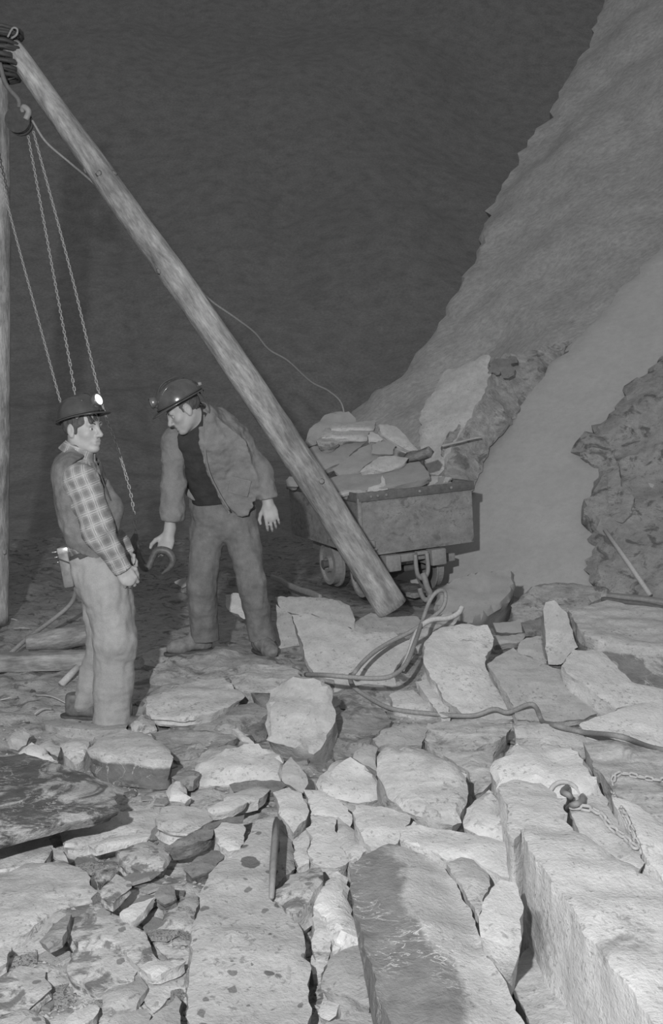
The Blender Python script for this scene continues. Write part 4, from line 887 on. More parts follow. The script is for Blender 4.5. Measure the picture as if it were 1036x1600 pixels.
# ------------------------------------------------------------------ implicit-surface modelling for the two men
class Field:
    def __init__(s, lo, hi, h):
        s.lo = np.asarray(lo, float); s.h = h; s.n = np.ceil((np.asarray(hi) - s.lo) / h).astype(int) + 1
        s.D = np.full(tuple(s.n), 1.0, np.float32)
    def reg(s, lo, hi):
        a = np.clip(np.floor((np.asarray(lo) - s.lo) / s.h).astype(int), 0, s.n); b = np.clip(np.ceil((np.asarray(hi) - s.lo) / s.h).astype(int) + 1, 0, s.n)
        sl = tuple(slice(a[i], b[i]) for i in range(3))
        ax = [s.lo[i] + s.h * np.arange(a[i], b[i]) for i in range(3)]
        return sl, np.stack(np.meshgrid(*ax, indexing='ij'), -1)
    def op(s, prim, k=.01, mode='u'):
        fn, lo, hi = prim; m = max(k * 1.5, 4 * s.h); sl, p = s.reg(np.asarray(lo) - m, np.asarray(hi) + m)
        if p.size == 0: return s
        d = fn(p).astype(np.float32); D0 = s.D[sl]
        if mode == 's': d = -d
        if mode == 'u':
            h = np.clip(.5 + .5 * (D0 - d) / k, 0, 1); s.D[sl] = D0 * (1 - h) + d * h - k * h * (1 - h)
        else:
            h = np.clip(.5 - .5 * (D0 - d) / k, 0, 1); s.D[sl] = D0 * (1 - h) + d * h + k * h * (1 - h)
        return s
    def u(s, prim, k=.01): return s.op(prim, k, 'u')
    def sub(s, prim, k=.004): return s.op(prim, k, 's')
    def noise(s, amp, sc, octv=3):
        m = np.abs(s.D) < .03; idx = np.argwhere(m); p = s.lo + idx * s.h
        s.D[m] += (amp * fbm(p * np.asarray(sc), octv)).astype(np.float32); return s
    def cut(s, pt, nrm):                                   # remove everything on the side the normal points to
        nrm = np.asarray(nrm, float) / np.linalg.norm(nrm); ax = [s.lo[i] + s.h * np.arange(s.n[i]) for i in range(3)]
        d = (ax[0][:, None, None] - pt[0]) * nrm[0] + (ax[1][None, :, None] - pt[1]) * nrm[1] + (ax[2][None, None, :] - pt[2]) * nrm[2]
        s.D = np.maximum(s.D, d.astype(np.float32)); return s
    def mesh(s, name, mat, parent, smooth_it=2, origin=None):
        D = s.D; S = D < 0; n = D.shape
        cnt = np.zeros(tuple(k - 1 for k in n), np.int8)
        for i in (0, 1):
            for j in (0, 1):
                for k in (0, 1): cnt += S[i:n[0] - 1 + i, j:n[1] - 1 + j, k:n[2] - 1 + k]
        act = np.argwhere((cnt > 0) & (cnt < 8)); vid = np.full(cnt.shape, -1, np.int64); vid[tuple(act.T)] = np.arange(len(act))
        acc = np.zeros((len(act), 3)); num = np.zeros(len(act)); cs = [(i, j, k) for i in (0, 1) for j in (0, 1) for k in (0, 1)]
        for a in cs:
            for ax in range(3):
                if a[ax]: continue
                b = list(a); b[ax] = 1; b = tuple(b)
                da = D[tuple((act + a).T)]; db = D[tuple((act + b).T)]; m = (da < 0) != (db < 0)
                t = np.where(m, da / np.where(m, da - db, 1), 0); p = np.tile(np.array(a, float), (len(act), 1)); p[:, ax] += t
                acc[m] += p[m]; num[m] += 1
        V = s.lo + (act + acc / num[:, None]) * s.h; Q = []
        for ax in range(3):
            sh = [slice(None)] * 3; sh[ax] = slice(0, n[ax] - 1); sh2 = [slice(None)] * 3; sh2[ax] = slice(1, n[ax])
            ed = np.argwhere(S[tuple(sh)] != S[tuple(sh2)]); o1, o2 = [(1, 2), (2, 0), (0, 1)][ax]
            ok = (ed[:, o1] > 0) & (ed[:, o2] > 0) & (ed[:, o1] < n[o1] - 1) & (ed[:, o2] < n[o2] - 1); ed = ed[ok]
            def cell(d1, d2):
                c = ed.copy(); c[:, o1] -= d1; c[:, o2] -= d2; return vid[tuple(c.T)]
            q = np.stack([cell(1, 1), cell(0, 1), cell(0, 0), cell(1, 0)], 1); flip = ~S[tuple(ed.T)]
            q[flip] = q[flip][:, ::-1]; Q.append(q)
        Q = np.concatenate(Q); Q = Q[(Q >= 0).all(1)]
        for _ in range(smooth_it):
            sm = np.zeros_like(V); c = np.zeros(len(V))
            for i in range(4):
                a, b = Q[:, i], Q[:, (i + 1) % 4]; np.add.at(sm, a, V[b]); np.add.at(c, a, 1); np.add.at(sm, b, V[a]); np.add.at(c, b, 1)
            V = .5 * V + .5 * sm / np.maximum(c, 1)[:, None]
        o = np.array(parent.location) if origin is None else origin
        me = bpy.data.meshes.new(name); me.vertices.add(len(V)); me.vertices.foreach_set('co', (V - o).astype(np.float32).ravel())
        me.loops.add(len(Q) * 4); me.loops.foreach_set('vertex_index', Q.astype(np.int32).ravel())
        me.polygons.add(len(Q)); me.polygons.foreach_set('loop_start', np.arange(0, len(Q) * 4, 4, dtype=np.int32)); me.polygons.foreach_set('loop_total', np.full(len(Q), 4, np.int32))
        me.polygons.foreach_set('use_smooth', np.ones(len(Q), bool)); me.update(calc_edges=True); me.validate()
        return link(name, me, mat, parent)
def cone(a, b, ra, rb=None):
    a, b = np.asarray(a, float), np.asarray(b, float); rb = ra if rb is None else rb; R_ = max(ra, rb)
    def fn(p):
        ab = b - a; t = np.clip(((p - a) @ ab) / (ab @ ab + 1e-12), 0, 1)
        return np.linalg.norm(p - a - t[..., None] * ab, axis=-1) - (ra + (rb - ra) * t)
    return fn, np.minimum(a, b) - R_, np.maximum(a, b) + R_
def ball(c, r): return cone(c, np.asarray(c, float) + [1e-6, 0, 0], r)
def ellip(c, r, ax=None):
    c = np.asarray(c, float); r = np.asarray(r, float); A = np.eye(3) if ax is None else np.asarray(ax, float)
    def fn(p):
        q = (p - c) @ A.T; k0 = np.linalg.norm(q / r, axis=-1); k1 = np.linalg.norm(q / (r * r), axis=-1); return k0 * (k0 - 1) / np.maximum(k1, 1e-9)
    R_ = np.sqrt(((A * r[:, None]) ** 2).sum(0)); return fn, c - R_, c + R_
def loft(pts, ra, rb, A, B):
    """tube of elliptical sections along a polyline; ra along axis A, rb along axis B"""
    pts = np.asarray(pts, float); A = np.asarray(A, float); B = np.asarray(B, float); Sx = np.cross(A, B); ra, rb = np.asarray(ra, float), np.asarray(rb, float)
    def fn(p):
        best = None
        for i in range(len(pts) - 1):
            ab = pts[i + 1] - pts[i]; t = np.clip(((p - pts[i]) @ ab) / (ab @ ab), 0, 1); q = p - pts[i] - t[..., None] * ab
            a_ = ra[i] + (ra[i + 1] - ra[i]) * t; b_ = rb[i] + (rb[i + 1] - rb[i]) * t; m = np.minimum(a_, b_)
            d = (np.sqrt((q @ A / a_) ** 2 + (q @ B / b_) ** 2 + (q @ Sx / m) ** 2) - 1) * m
            best = d if best is None else np.minimum(best, d)
        return best
    R_ = max(ra.max(), rb.max()); return fn, pts.min(0) - R_, pts.max(0) + R_
def prism(poly, Yd, y0, y1, slope=None):
    """outline in the x-z plane at distance Yd, from y0 to y1"""
    pl = np.array([P(q[0], q[1], Yd)[[0, 2]] for q in poly])
    def fn(p):
        x = p[..., 0]; z = p[..., 2]; d = np.full(x.shape, 1e9); ins = np.zeros(x.shape, bool)
        for i in range(len(pl)):
            a, b = pl[i], pl[(i + 1) % len(pl)]; e = b - a; t = np.clip(((x - a[0]) * e[0] + (z - a[1]) * e[1]) / (e @ e), 0, 1)
            d = np.minimum(d, np.hypot(x - a[0] - t * e[0], z - a[1] - t * e[1])); c = (a[1] > z) != (b[1] > z)
            ins ^= c & (x < (b[0] - a[0]) * (z - a[1]) / (b[1] - a[1] + 1e-12) + a[0])
        d = np.where(ins, -d, d); yc, hw = (y0 + y1) / 2, (y1 - y0) / 2; off = 0 if slope is None else slope[0] + slope[1] * z
        return np.maximum(d, np.abs(p[..., 1] - yc - off) - hw)
    pad = .25 if slope is not None else 0
    return fn, np.array([pl[:, 0].min(), y0 - pad, pl[:, 1].min()]), np.array([pl[:, 0].max(), y1 + pad, pl[:, 1].max()])
def norm(v): v = np.asarray(v, float); return v / np.linalg.norm(v)

def hand(F, wrist, d, back, thumb, curl=(.5, .6, .4), spread=.0, s=1.0, tcurl=.5, k=.006):
    d = norm(d); back = norm(np.asarray(back) - d * np.dot(back, d)); th = norm(np.asarray(thumb) - d * np.dot(thumb, d) - back * np.dot(thumb, back)); w_ = np.asarray(wrist, float)
    L = lambda x, y, z: w_ + s * (x * d + y * th + z * back)
    F.u(ellip(L(.05, 0, 0), s * np.array([.052, .040, .017]), [d, th, back]), .012); F.u(cone(L(-.03, 0, 0), L(.02, 0, 0), s * .026, s * .025), .02)
    for i, (y, l) in enumerate(((.030, .074), (.0105, .082), (-.0095, .076), (-.029, .060))):
        p = L(.080 - .004 * abs(i - 1), y, .002); a = 0.0; r = (.0098 - .0006 * i) * s
        F.u(cone(L(.03, y * .8, .004), p, r * 1.05, r), .008)
        dirb = norm(d + th * spread * (1.5 - i))
        for seg, (f, cv) in enumerate(zip((.45, .32, .23), curl)):
            a += cv * (1 + .06 * i); dv = dirb * math.cos(a) - back * math.sin(a); q = p + s * l * f * dv
            F.u(cone(p, q, r * (1 - .1 * seg), r * (.92 - .1 * seg)), .003); p = q
    p = L(.022, .026, -.004); q = p + s * .036 * norm(d * .75 + th * .75 - back * .25); F.u(cone(L(.005, .012, 0), p, s * .017, s * .0145), .01); F.u(cone(p, q, s * .0135, s * .0115), .006)
    r2 = q + s * .030 * norm(d * .95 + th * (.55 - tcurl * .7) - back * (.2 + tcurl * .4)); F.u(cone(q, r2, s * .011, s * .0095), .004); F.u(cone(r2, r2 + s * .022 * norm(d - back * (.2 + tcurl * .5) - th * tcurl * .4), s * .0095, s * .0075), .003)

class HeadFrame:
    def __init__(s, O, f, u): s.O = np.asarray(O, float); s.f = norm(f); s.l = norm(np.cross(u, s.f)); s.u = np.cross(s.f, s.l); s.A = np.array([s.f, s.l, s.u])
    def __call__(s, x, y, z): return s.O + x * s.f + y * s.l + z * s.u
def head(F, H, neck_to):
    E = lambda c, r, k=.02: F.u(ellip(H(*c), r, H.A), k)
    E((-.008, 0, .035), (.100, .078, .092)); E((.028, 0, -.035), (.070, .061, .086), .03)
    for y in (-1, 1):
        F.u(cone(H(-.012, y * .054, -.052), H(.062, y * .016, -.108), .022, .017), .025); E((.058, y * .042, -.028), (.026, .022, .022), .02)
    E((.076, 0, -.108), (.020, .022, .016), .018); F.u(cone(H(.082, -.040, .020), H(.082, .040, .020), .013), .015); F.u(cone(H(.090, 0, .014), H(.096, 0, .0), .012), .012)
    for y in (-1, 1): F.sub(ellip(H(.100, y * .031, -.004), (.018, .017, .011), H.A), .010)
    F.u(cone(H(.092, 0, .006), H(.119, 0, -.034), .0085, .0115), .010); F.u(ball(H(.116, 0, -.038), .0115), .006)
    for y in (-1, 1): F.u(ball(H(.103, y * .0125, -.041), .0088), .006)
    E((.082, 0, -.070), (.018, .026, .022), .016)
    F.u(cone(H(.0945, -.018, -.068), H(.0945, .018, -.068), .0058), .005); F.u(cone(H(.0925, -.016, -.081), H(.0925, .016, -.081), .0066), .005)
    F.sub(cone(H(.102, -.022, -.0745), H(.102, .022, -.0745), .0065), .003)
    for y in (-1, 1):
        E((-.008, y * .080, -.008), (.024, .010, .034), .008); F.sub(ellip(H(-.002, y * .091, -.006), (.011, .007, .017), H.A), .005); E((-.004, y * .080, -.036), (.012, .008, .012), .006)
    F.u(cone(H(-.028, 0, -.06), neck_to, .055, .060), .03)
def eyes(H, parent, org):
    for y in (-1, 1):
        bm = bmesh.new(); bmesh.ops.create_uvsphere(bm, u_segments=14, v_segments=10, radius=.0115)
        e = frombm('eye', bm, M['eyewhite'], parent, smooth=True); e.location = Vector(H(.0785, y * .031, -.005) - org)
        bm = bmesh.new(); bmesh.ops.create_uvsphere(bm, u_segments=10, v_segments=8, radius=.0062)
        i = frombm('iris', bm, M['hair'], e, smooth=True); i.location = Vector(H.f * .0075 + H.l * 0)
def brows(H, parent, org):
    for y in (-1, 1):
        tube('eyebrow', smooth_path([H(.097, y * .014, .018) - org, H(.0945, y * .032, .0245) - org, H(.081, y * .050, .017) - org], 5), [.0035] * 5 + [.004] * 5 + [.002], M['hair'], parent, 6)

def helmet(H, parent, org, tilt=0.0, lit=0.0, name='helmet', up=.058, sc=1.0, mat='helmet'):
    ct, st = math.cos(tilt), math.sin(tilt); X = H.f * ct + H.u * st; Z = -H.f * st + H.u * ct; Yl = H.l; O = H(-.008, 0, up)
    L = lambda x, y, z: O + sc * (x * X + y * Yl + z * Z) - org
    V = []; Fc = []; seg = 48; rings = 14
    for i in range(rings):
        a = (math.pi / 2) * i / (rings - 1)                      # 0 rim .. top
        for k in range(seg):
            t = 2 * math.pi * k / seg; rr = max(0.0, math.cos(a)) ** .75; rx, ry = .128 * rr, .108 * rr; z = .118 * math.sin(a) ** 1.05
            ridge = .007 * math.exp(-(ry * math.sin(t) / .016) ** 2) * (math.sin(a) > .2)
            side = .004 * math.exp(-((ry * abs(math.sin(t)) - .055) / .008) ** 2) * (math.sin(a) > .35)
            V.append(L(rx * math.cos(t), ry * math.sin(t), z + ridge + side))
    for i in range(rings - 1):
        for k in range(seg): a, b = i * seg + k, i * seg + (k + 1) % seg; Fc.append((a, b, b + seg, a + seg))
    o = pydata(name, V, Fc, M[mat], parent)
    sm = o.modifiers.new('thick', 'SOLIDIFY'); sm.thickness = .004; sm.offset = -1
    V = []; Fc = []
    for j in range(5):
        f = j / 4
        for k in range(seg):
            t = 2 * math.pi * k / seg; fr = max(0.0, math.cos(t)) ** 3; w_ = f * (.012 + .034 * fr); V.append(L((.127 + w_) * math.cos(t), (.107 + w_) * math.sin(t), .004 - .006 * f - .012 * f * fr))
    for j in range(4):
        for k in range(seg): a, b = j * seg + k, j * seg + (k + 1) % seg; Fc.append((a, b, b + seg, a + seg))
    br = pydata('brim', V, Fc, M[mat], o); sm = br.modifiers.new('thick', 'SOLIDIFY'); sm.thickness = .005
    tube('rim_band', [L(.1305 * math.cos(t), .1105 * math.sin(t), .012) for t in np.linspace(0, 2 * math.pi, 49)], .0045, M['helmetband'], o, 6)
    for y in (-1, 1):                                          # pressed ribs
        tube('rib', smooth_path([L(.085, y * .052, .072), L(.03, y * .062, .098), L(-.05, y * .058, .095), L(-.10, y * .045, .060)], 6), .0065, M[mat], o, 6)
    # lamp on its bracket
    lc = np.array(L(.126, 0, .062)); fd = norm(X + Z * .12); _, u_, v_ = frame_of(fd)
    wbr = tube('lamp_bracket', [L(.10, 0, .035), L(.125, 0, .05)], .022, M['ironrim'], o, 8)
    prof = [(-.03, .012), (-.026, .024), (-.005, .031), (.018, .034), (.020, .030)]; V = []; Fc = []; n2 = 20
    for x, r_ in prof:
        for k in range(n2): a = 2 * math.pi * k / n2; V.append(lc + fd * x + r_ * (math.cos(a) * u_ + math.sin(a) * v_))
    for i in range(len(prof) - 1):
        for k in range(n2): a, b = i * n2 + k, i * n2 + (k + 1) % n2; Fc.append((a, b, b + n2, a + n2))
    Fc.append(tuple(range(n2)))
    lamp = pydata('headlamp', V, Fc, M['lampcase'], o)
    V = [lc + fd * .021]; Fc = []
    for ri, (r_, x) in enumerate(((.015, .020), (.029, .016))):
        for k in range(n2): a = 2 * math.pi * k / n2; V.append(lc + fd * x + r_ * (math.cos(a) * u_ + math.sin(a) * v_))
    for k in range(n2): Fc.append((0, 1 + k, 1 + (k + 1) % n2)); Fc.append((1 + k, 1 + n2 + k, 1 + n2 + (k + 1) % n2, 1 + (k + 1) % n2))
    lens = pydata('lamp_lens', V, Fc, M['lenslit'] if lit else M['lens'], o); 
    tube('lamp_cable', smooth_path([L(.105, .01, .07), L(.06, .03, .118), L(0, .035, .128), L(-.06, .03, .112), L(-.115, .015, .06), L(-.135, .01, .01), L(-.13, .01, -.05)], 6), .0035, M['helmetband'], o, 6)
    tube('cable_clip', [L(-.125, .012, .035), L(-.142, .012, .03)], .012, M['ironlight'], o, 8)
    return o

# materials of the men
def m_skin(name, g): return m_plain(name, g, .08, 60, .55, .35, bump=.15, bd=.002)
M['skin'] = m_skin('skin', .36); M['skin2'] = m_skin('skin_weathered', .32)
M['hair'] = m_plain('dark_hair', .075, .4, 120, .7, .3, bump=.6, stretch=(1, 1, .3)); M['eyewhite'] = m_plain('eye_white', .38, .05, 20, .3, .5)
M['helmet'] = m_plain('dark_gloss_helmet', .060, .25, 18, .28, .55, bump=.08); M['helmet2'] = m_plain('brown_gloss_helmet', .075, .3, 18, .2, .6, bump=.05)
M['helmetband'] = m_plain('helmet_band', .06, .2, 30, .5, .4); M['lampcase'] = m_plain('lamp_case', .16, .2, 40, .35, .6, metal=.5)
M['lens'] = m_plain('lamp_glass', .50, .15, 50, .1, .6, metal=.3)
b_ = NB('lamp_glass_lit'); b_.b.inputs['Base Color'].default_value = (.8, .8, .8, 1); b_.b.inputs['Emission Color'].default_value = (1, 1, 1, 1); b_.b.inputs['Emission Strength'].default_value = .9; M['lenslit'] = b_.done(.1, .6)
def m_cloth(name, g, var=.18, folds=1.0):
    b = NB(name); big = b.noise(9, 4, .6); fine = b.noise(260, 2, .5); mid = b.noise(32, 5, .65)
    v = b.math('MULTIPLY', b.mapr(big, .3, .7, 1 - var, 1 + var), g); v = b.math('MULTIPLY', v, b.mapr(mid, .3, .7, 1 - var * .5, 1 + var * .5)); v = b.math('MULTIPLY', v, b.mapr(fine, .3, .7, .9, 1.1))
    b.grey(v); b.bump(b.math('ADD', b.math('MULTIPLY', mid, .8), b.math('MULTIPLY', fine, .25)), .35 * folds, .008); return b.done(.95, .1)
M['trousers'] = m_cloth('dusty_work_trousers', .30, .12); M['trousers2'] = m_cloth('dark_corduroy_trousers', .155, .22); M['jacket'] = m_cloth('grey_jacket', .185, .14)
M['sweater'] = m_cloth('black_sweater', .045, .2); M['vest'] = m_cloth('grey_vest', .165, .25); M['boot'] = m_plain('dusty_boot', .13, .4, 30, .7, .3); M['boot2'] = m_plain('pale_dusty_boot', .18, .3, 30, .8, .2)
M['leather'] = m_plain('leather_belt', .07, .2, 40, .6, .3); M['battery'] = m_plain('battery_case', .19, .3, 30, .5, .4); M['chrome'] = m_plain('bright_metal', .7, .2, 60, .25, .6, metal=.8)
def m_plaid(name, axis):
    b = NB(name); d = norm(axis); side = norm([d[2], 0, -d[0]])
    def dot(v):
        x = b.n('ShaderNodeVectorMath', operation='DOT_PRODUCT'); b.l(b.co.outputs['Object'], x.inputs[0]); x.inputs[1].default_value = tuple(v); return x.outputs['Value']
    wob = b.math('MULTIPLY', b.noise(6, 2), .012)
    def lines(c, per, wd, off):
        f = b.math('FRACT', b.math('ADD', b.math('DIVIDE', b.math('ADD', c, wob), per), 50.0 + off)); return b.mapr(b.math('ABSOLUTE', b.math('SUBTRACT', f, .5)), wd * .6, wd, 1, 0)
    T = dot(d); Sd = dot(side); per = .064
    pale = b.math('MAXIMUM', b.math('MAXIMUM', lines(T, per, .045, .0), lines(T, per, .045, .16)), b.math('MAXIMUM', lines(Sd, per * .8, .05, .0), lines(Sd, per * .8, .05, .18)))
    darkb = b.math('MULTIPLY', b.math('ADD', lines(T, per, .26, .58), lines(Sd, per * .8, .26, .58)), .5)
    v = b.math('SUBTRACT', .30, b.math('MULTIPLY', darkb, .11)); v = b.mixv(b.math('MULTIPLY', pale, .7), v, .46); v = b.math('MULTIPLY', v, b.mapr(b.noise(14, 3), .3, .7, .85, 1.12))
    fine = b.noise(200, 2); v = b.math('MULTIPLY', v, b.mapr(fine, .3, .7, .88, 1.12)); b.grey(v); b.bump(b.noise(30, 4), .3, .008); return b.done(.95, .1)

# ------------------------------------------------------------------ left man: checked shirt, vest, lit lamp; stands in profile
def man_left():
    D0 = 5.15
    Q = lambda px, py, dy=0.0: P(px, py, D0 + dy)
    base = Q(160, 1128, -.04); base[2] = float(ground_z(base[0], base[1]))
    root = empty('person', tuple(base)); org = np.array(root.location)
    tag(root, 'man in checked shirt and vest with a lit lamp on his helmet, standing in profile', 'person')
    th = math.radians(27); H = HeadFrame(Q(129, 669), (math.cos(th), -math.sin(th), .02), (-.06, 0, 1))
    sh_n, el_n, wr_n = Q(131, 750, -.17), Q(152, 828, -.21), Q(188, 885, -.17); sh_f, el_f, wr_f = Q(133, 750, .19), Q(164, 822, .22), Q(198, 866, .10)
    X, Yv = (1, 0, 0), (0, 1, 0)
    spine = [Q(121, 714), Q(121, 737), Q(125, 772), Q(132, 812), Q(143, 852), Q(156, 888)]
    hip_n, kn_n, an_n = Q(165, 908, -.09), Q(181, 1005, -.11), Q(173, 1112, -.10); hip_f, kn_f, an_f = Q(160, 908, .09), Q(165, 1000, .08), Q(132, 1090, .05)
    lo = np.array([Q(60, 600)[0], D0 - .42, -.06]); hi = np.array([Q(235, 600)[0], D0 + .45, Q(100, 610)[2]])
    # body: one surface from head to feet
    F = Field(lo, hi, .005); F.u(loft(spine, [.06, .09, .10, .10, .095, .115], [.08, .16, .17, .155, .145, .16], X, Yv), .03)
    for a, b, c in ((sh_n, el_n, wr_n), (sh_f, el_f, wr_f)): F.u(cone(a, b, .052, .042), .03); F.u(cone(b, c, .042, .028), .02)
    for a, b, c in ((hip_n, kn_n, an_n), (hip_f, kn_f, an_f)): F.u(cone(a, b, .085, .058), .03); F.u(cone(b, c, .058, .042), .02); F.u(cone(c + [-.03, 0, -.03], c + [.09, 0, -.05], .035, .03), .02)
    head(F, H, Q(118, 716)); hand(F, wr_n, Q(207, 914, -.17) - Q(188, 885, -.17), (.25, -.9, .35), (.8, .2, .5), (.75, .9, .5), .02, 1.12, .9)
    hand(F, wr_f, Q(213, 890, .06) - Q(198, 866, .10), (.3, .85, .3), (.7, -.3, .5), (.6, .7, .4), .02, .95, .8)
    F.mesh('body', M['skin'], root, 1); eyes(H, root, org); brows(H, root, org)
    # hair: cap of hair under the helmet with sideburn and nape, fringe on the brow
    hl = Field(H.O - .16, H.O + .17, .0045); hl.u(ellip(H(-.014, 0, .032), (.104, .083, .094), H.A))
    hl.sub(ellip(H(.085, 0, -.075), (.078, .10, .105), H.A), .01); hl.sub(ellip(H(.012, 0, -.10), (.085, .12, .078), H.A), .01)
    for y in (-1, 1): hl.u(cone(H(.012, y * .077, .02), H(.014, y * .074, -.022), .011, .007), .01); hl.sub(ellip(H(-.008, y * .09, -.012), (.024, .02, .034), H.A), .006)
    for i, y in enumerate((-.045, -.03, -.012, .01, .03)): hl.u(cone(H(.080, y, .060), H(.098, y * .9 - .008, .030 + .006 * (i % 2)), .010, .006), .006)
    hl.noise(.005, (60, 60, 25)).mesh('hair', M['hair'], root, 1)
    helmet(H, root, org, math.radians(13), 1.0, up=.050)
    # shirt with sleeves and collar
    S_ = Field(lo, hi, .006); S_.u(loft(spine[:5], [.072, .105, .113, .112, .11], [.10, .185, .19, .175, .165], X, Yv), .03)
    S_.u(cone(sh_n, el_n, .084, .078), .04); S_.u(cone(el_n, wr_n, .078, .050), .03); S_.u(cone(sh_f, el_f, .08, .07), .04); S_.u(cone(el_f, wr_f, .07, .045), .03)
    S_.u(cone(Q(116, 712, 0), Q(124, 718, 0), .072, .076), .01); S_.sub(cone(Q(112, 690), Q(130, 714), .052, .062), .004)
    dn = norm(wr_n - el_n); S_.noise(.008, (11, 11, 16)); S_.cut(wr_n + dn * .012, norm(dn + [.0, 0, -.2]))
    S_.cut(Q(112, 704) , (-.30, 0, 1))
    S_.mesh('shirt', m_plaid('checked_shirt', sh_n - wr_n), root, 1)
    cc = Q(124, 704); ax_ = norm([.42, 0, .91]); c2 = Field(cc - .13, cc + .13, .004); c2.u(cone(cc - ax_ * .03, cc + ax_ * .02, .104, .084)); c2.sub(cone(cc - ax_ * .08, cc + ax_ * .08, .086, .068), .003); c2.cut(cc + ax_ * .024, ax_); c2.cut(cc - ax_ * .03, -ax_)
    c2.sub((lambda p: np.maximum(np.abs(p[..., 1] - cc[1] + .02) - .008, cc[0] + .02 - p[..., 0]), cc - .1, cc + .13), .003); c2.mesh('collar', m_plaid('checked_collar', (.3, 0, 1)), root, 1)
    cu = Field(wr_n - .1, wr_n + .1, .005); cu.u(cone(wr_n - dn * .03, wr_n + dn * .022, .052, .049)); cu.sub(cone(wr_n + dn * .0, wr_n + dn * .09, .043)); cu.cut(wr_n + dn * .028, dn); cu.cut(wr_n - dn * .035, -dn)
    cu.mesh('cuff', m_plaid('checked_cuff', sh_n - wr_n), root, 1)
    # vest: sleeveless, open and bulging at the front
    Vf = Field(lo, hi, .006); Vf.u(loft(spine, [.078, .122, .130, .126, .120, .12], [.11, .20, .21, .195, .18, .17], X, Yv), .02)
    for y in (-.10, .10): Vf.u(cone(Q(152, 748, y), Q(171, 796, y), .048, .064), .03); Vf.u(cone(Q(171, 796, y), Q(177, 824, y), .064, .036), .03)
    Vf.sub(cone(sh_n + [.01, .05, .02], sh_n + [.012, -.2, -.02], .095, .10), .012); Vf.sub(cone(sh_f + [.01, -.03, 0], sh_f + [0, .2, 0], .09), .012); Vf.sub(cone(Q(112, 690), Q(133, 722), .066, .078), .008)
    Vf.noise(.007, (12, 12, 6)).noise(.004, (24, 24, 18)); Vf.cut(Q(140, 858), (-.42, 0, -1)); Vf.mesh('vest', M['vest'], root, 1)
    tube('vest_zip', smooth_path([Q(157, 742, -.15), Q(168, 770, -.165), Q(180, 798, -.13), Q(182, 826, -.1)], 6) - org, .004, M['leather'], root, 6)
    # trousers
    T = Field(lo, hi, .006); T.u(loft([Q(143, 858), Q(152, 880), Q(160, 905)], [.115, .13, .135], [.165, .175, .18], X, Yv), .02)
    T.u(cone(hip_n, kn_n, .126, .108), .05); T.u(cone(kn_n, Q(175, 1130, -.10), .106, .100), .04); T.u(cone(hip_f, kn_f, .12, .098), .05); T.u(cone(kn_f, Q(130, 1100, .05), .095, .064), .04)
    T.noise(.009, (9, 9, 3.5)).noise(.005, (16, 16, 9)).noise(.003, (9, 9, 30)); T.cut(Q(143, 860), (-.45, 0, 1)); 
    T.cut(Q(172, 1130, -.10), (0, 0, -1)); 
    T.sub((lambda p: np.maximum(p[..., 2] - Q(130, 1097, .05)[2], p[..., 0] - Q(141, 1100, 0)[0]), Q(90, 1135, -.2), Q(142, 1097, .3)), .004)
    T.mesh('trousers', M['trousers'], root, 1)
    bl = Field(lo, hi, .006); bl.u(loft([Q(141, 857), Q(144, 862)], [.123, .124], [.172, .174], X, Yv), .01); bl.cut(Q(140, 856), (-.45, 0, 1)); bl.cut(Q(142, 866), (.45, 0, -1)); bl.mesh('belt', M['leather'], root, 1)
    for nm, c, tdir in (('boot', Q(166, 1124, -.10), (1, -.1, 0)), ('boot', Q(122, 1108, .05), (1, -.15, 0))):
        tdir = norm(tdir); g = float(ground_z(c[0], c[1])); B = Field(c - .24, c + .27, .006); z0 = c[2] - .035
        B.u(cone(c - tdir * .02 + [0, 0, .06], c - tdir * .025 + [0, 0, 0], .047, .045), .02); B.u(cone(c + [0, 0, .01], c + tdir * .10 + [0, 0, -.008], .044, .034), .02); B.u(cone(c + tdir * .10 + [0, 0, -.01], c + tdir * .16 + [0, 0, -.012], .036, .032), .02)
        B.cut((0, 0, z0), (0, 0, -1)); B.cut((0, 0, c[2] + .085), (0, 0, 1)); bo = B.mesh(nm, M['boot'], root, 1)
        s2 = Field(c - .24, c + .27, .006); s2.u(loft([c - tdir * .05 + [0, 0, -.03], c + tdir * .17 + [0, 0, -.03]], [.048, .042], [.05, .042], (0, 1, 0), (0, 0, 1)), .01); s2.cut((0, 0, z0 + .006), (0, 0, 1)); s2.cut((0, 0, z0 - .018), (0, 0, -1)); s2.mesh('sole', M['leather'], bo, 1, origin=org)
    # lamp battery on the belt at his back
    bm = bmesh.new(); box(bm, (0, 0, 0), (.055, .13, .185), .012); bt = frombm('battery_pack', bm, M['battery'], root, smooth=True, angle=.6); bt.location = Vector(Q(108, 888, -.06) - org); bt.rotation_euler = (0, math.radians(-9), 0)
    bm = bmesh.new(); box(bm, (0, 0, .10), (.058, .125, .035), .008); frombm('battery_lid', bm, M['chrome'], bt, smooth=True, angle=.6)
    for i in range(3): tube('terminal', [np.array((-.02 - .012 * i, -.05 + .03 * i, .10 - .03 * i)), np.array((-.055, -.06 + .03 * i, .10 - .03 * i))], .003, M['chrome'], bt, 5)
    tube('battery_strap', [np.array((.03, -.062, .03)), np.array((-.028, -.068, .065))], .004, M['leather'], bt, 5)
    return root
man_left()

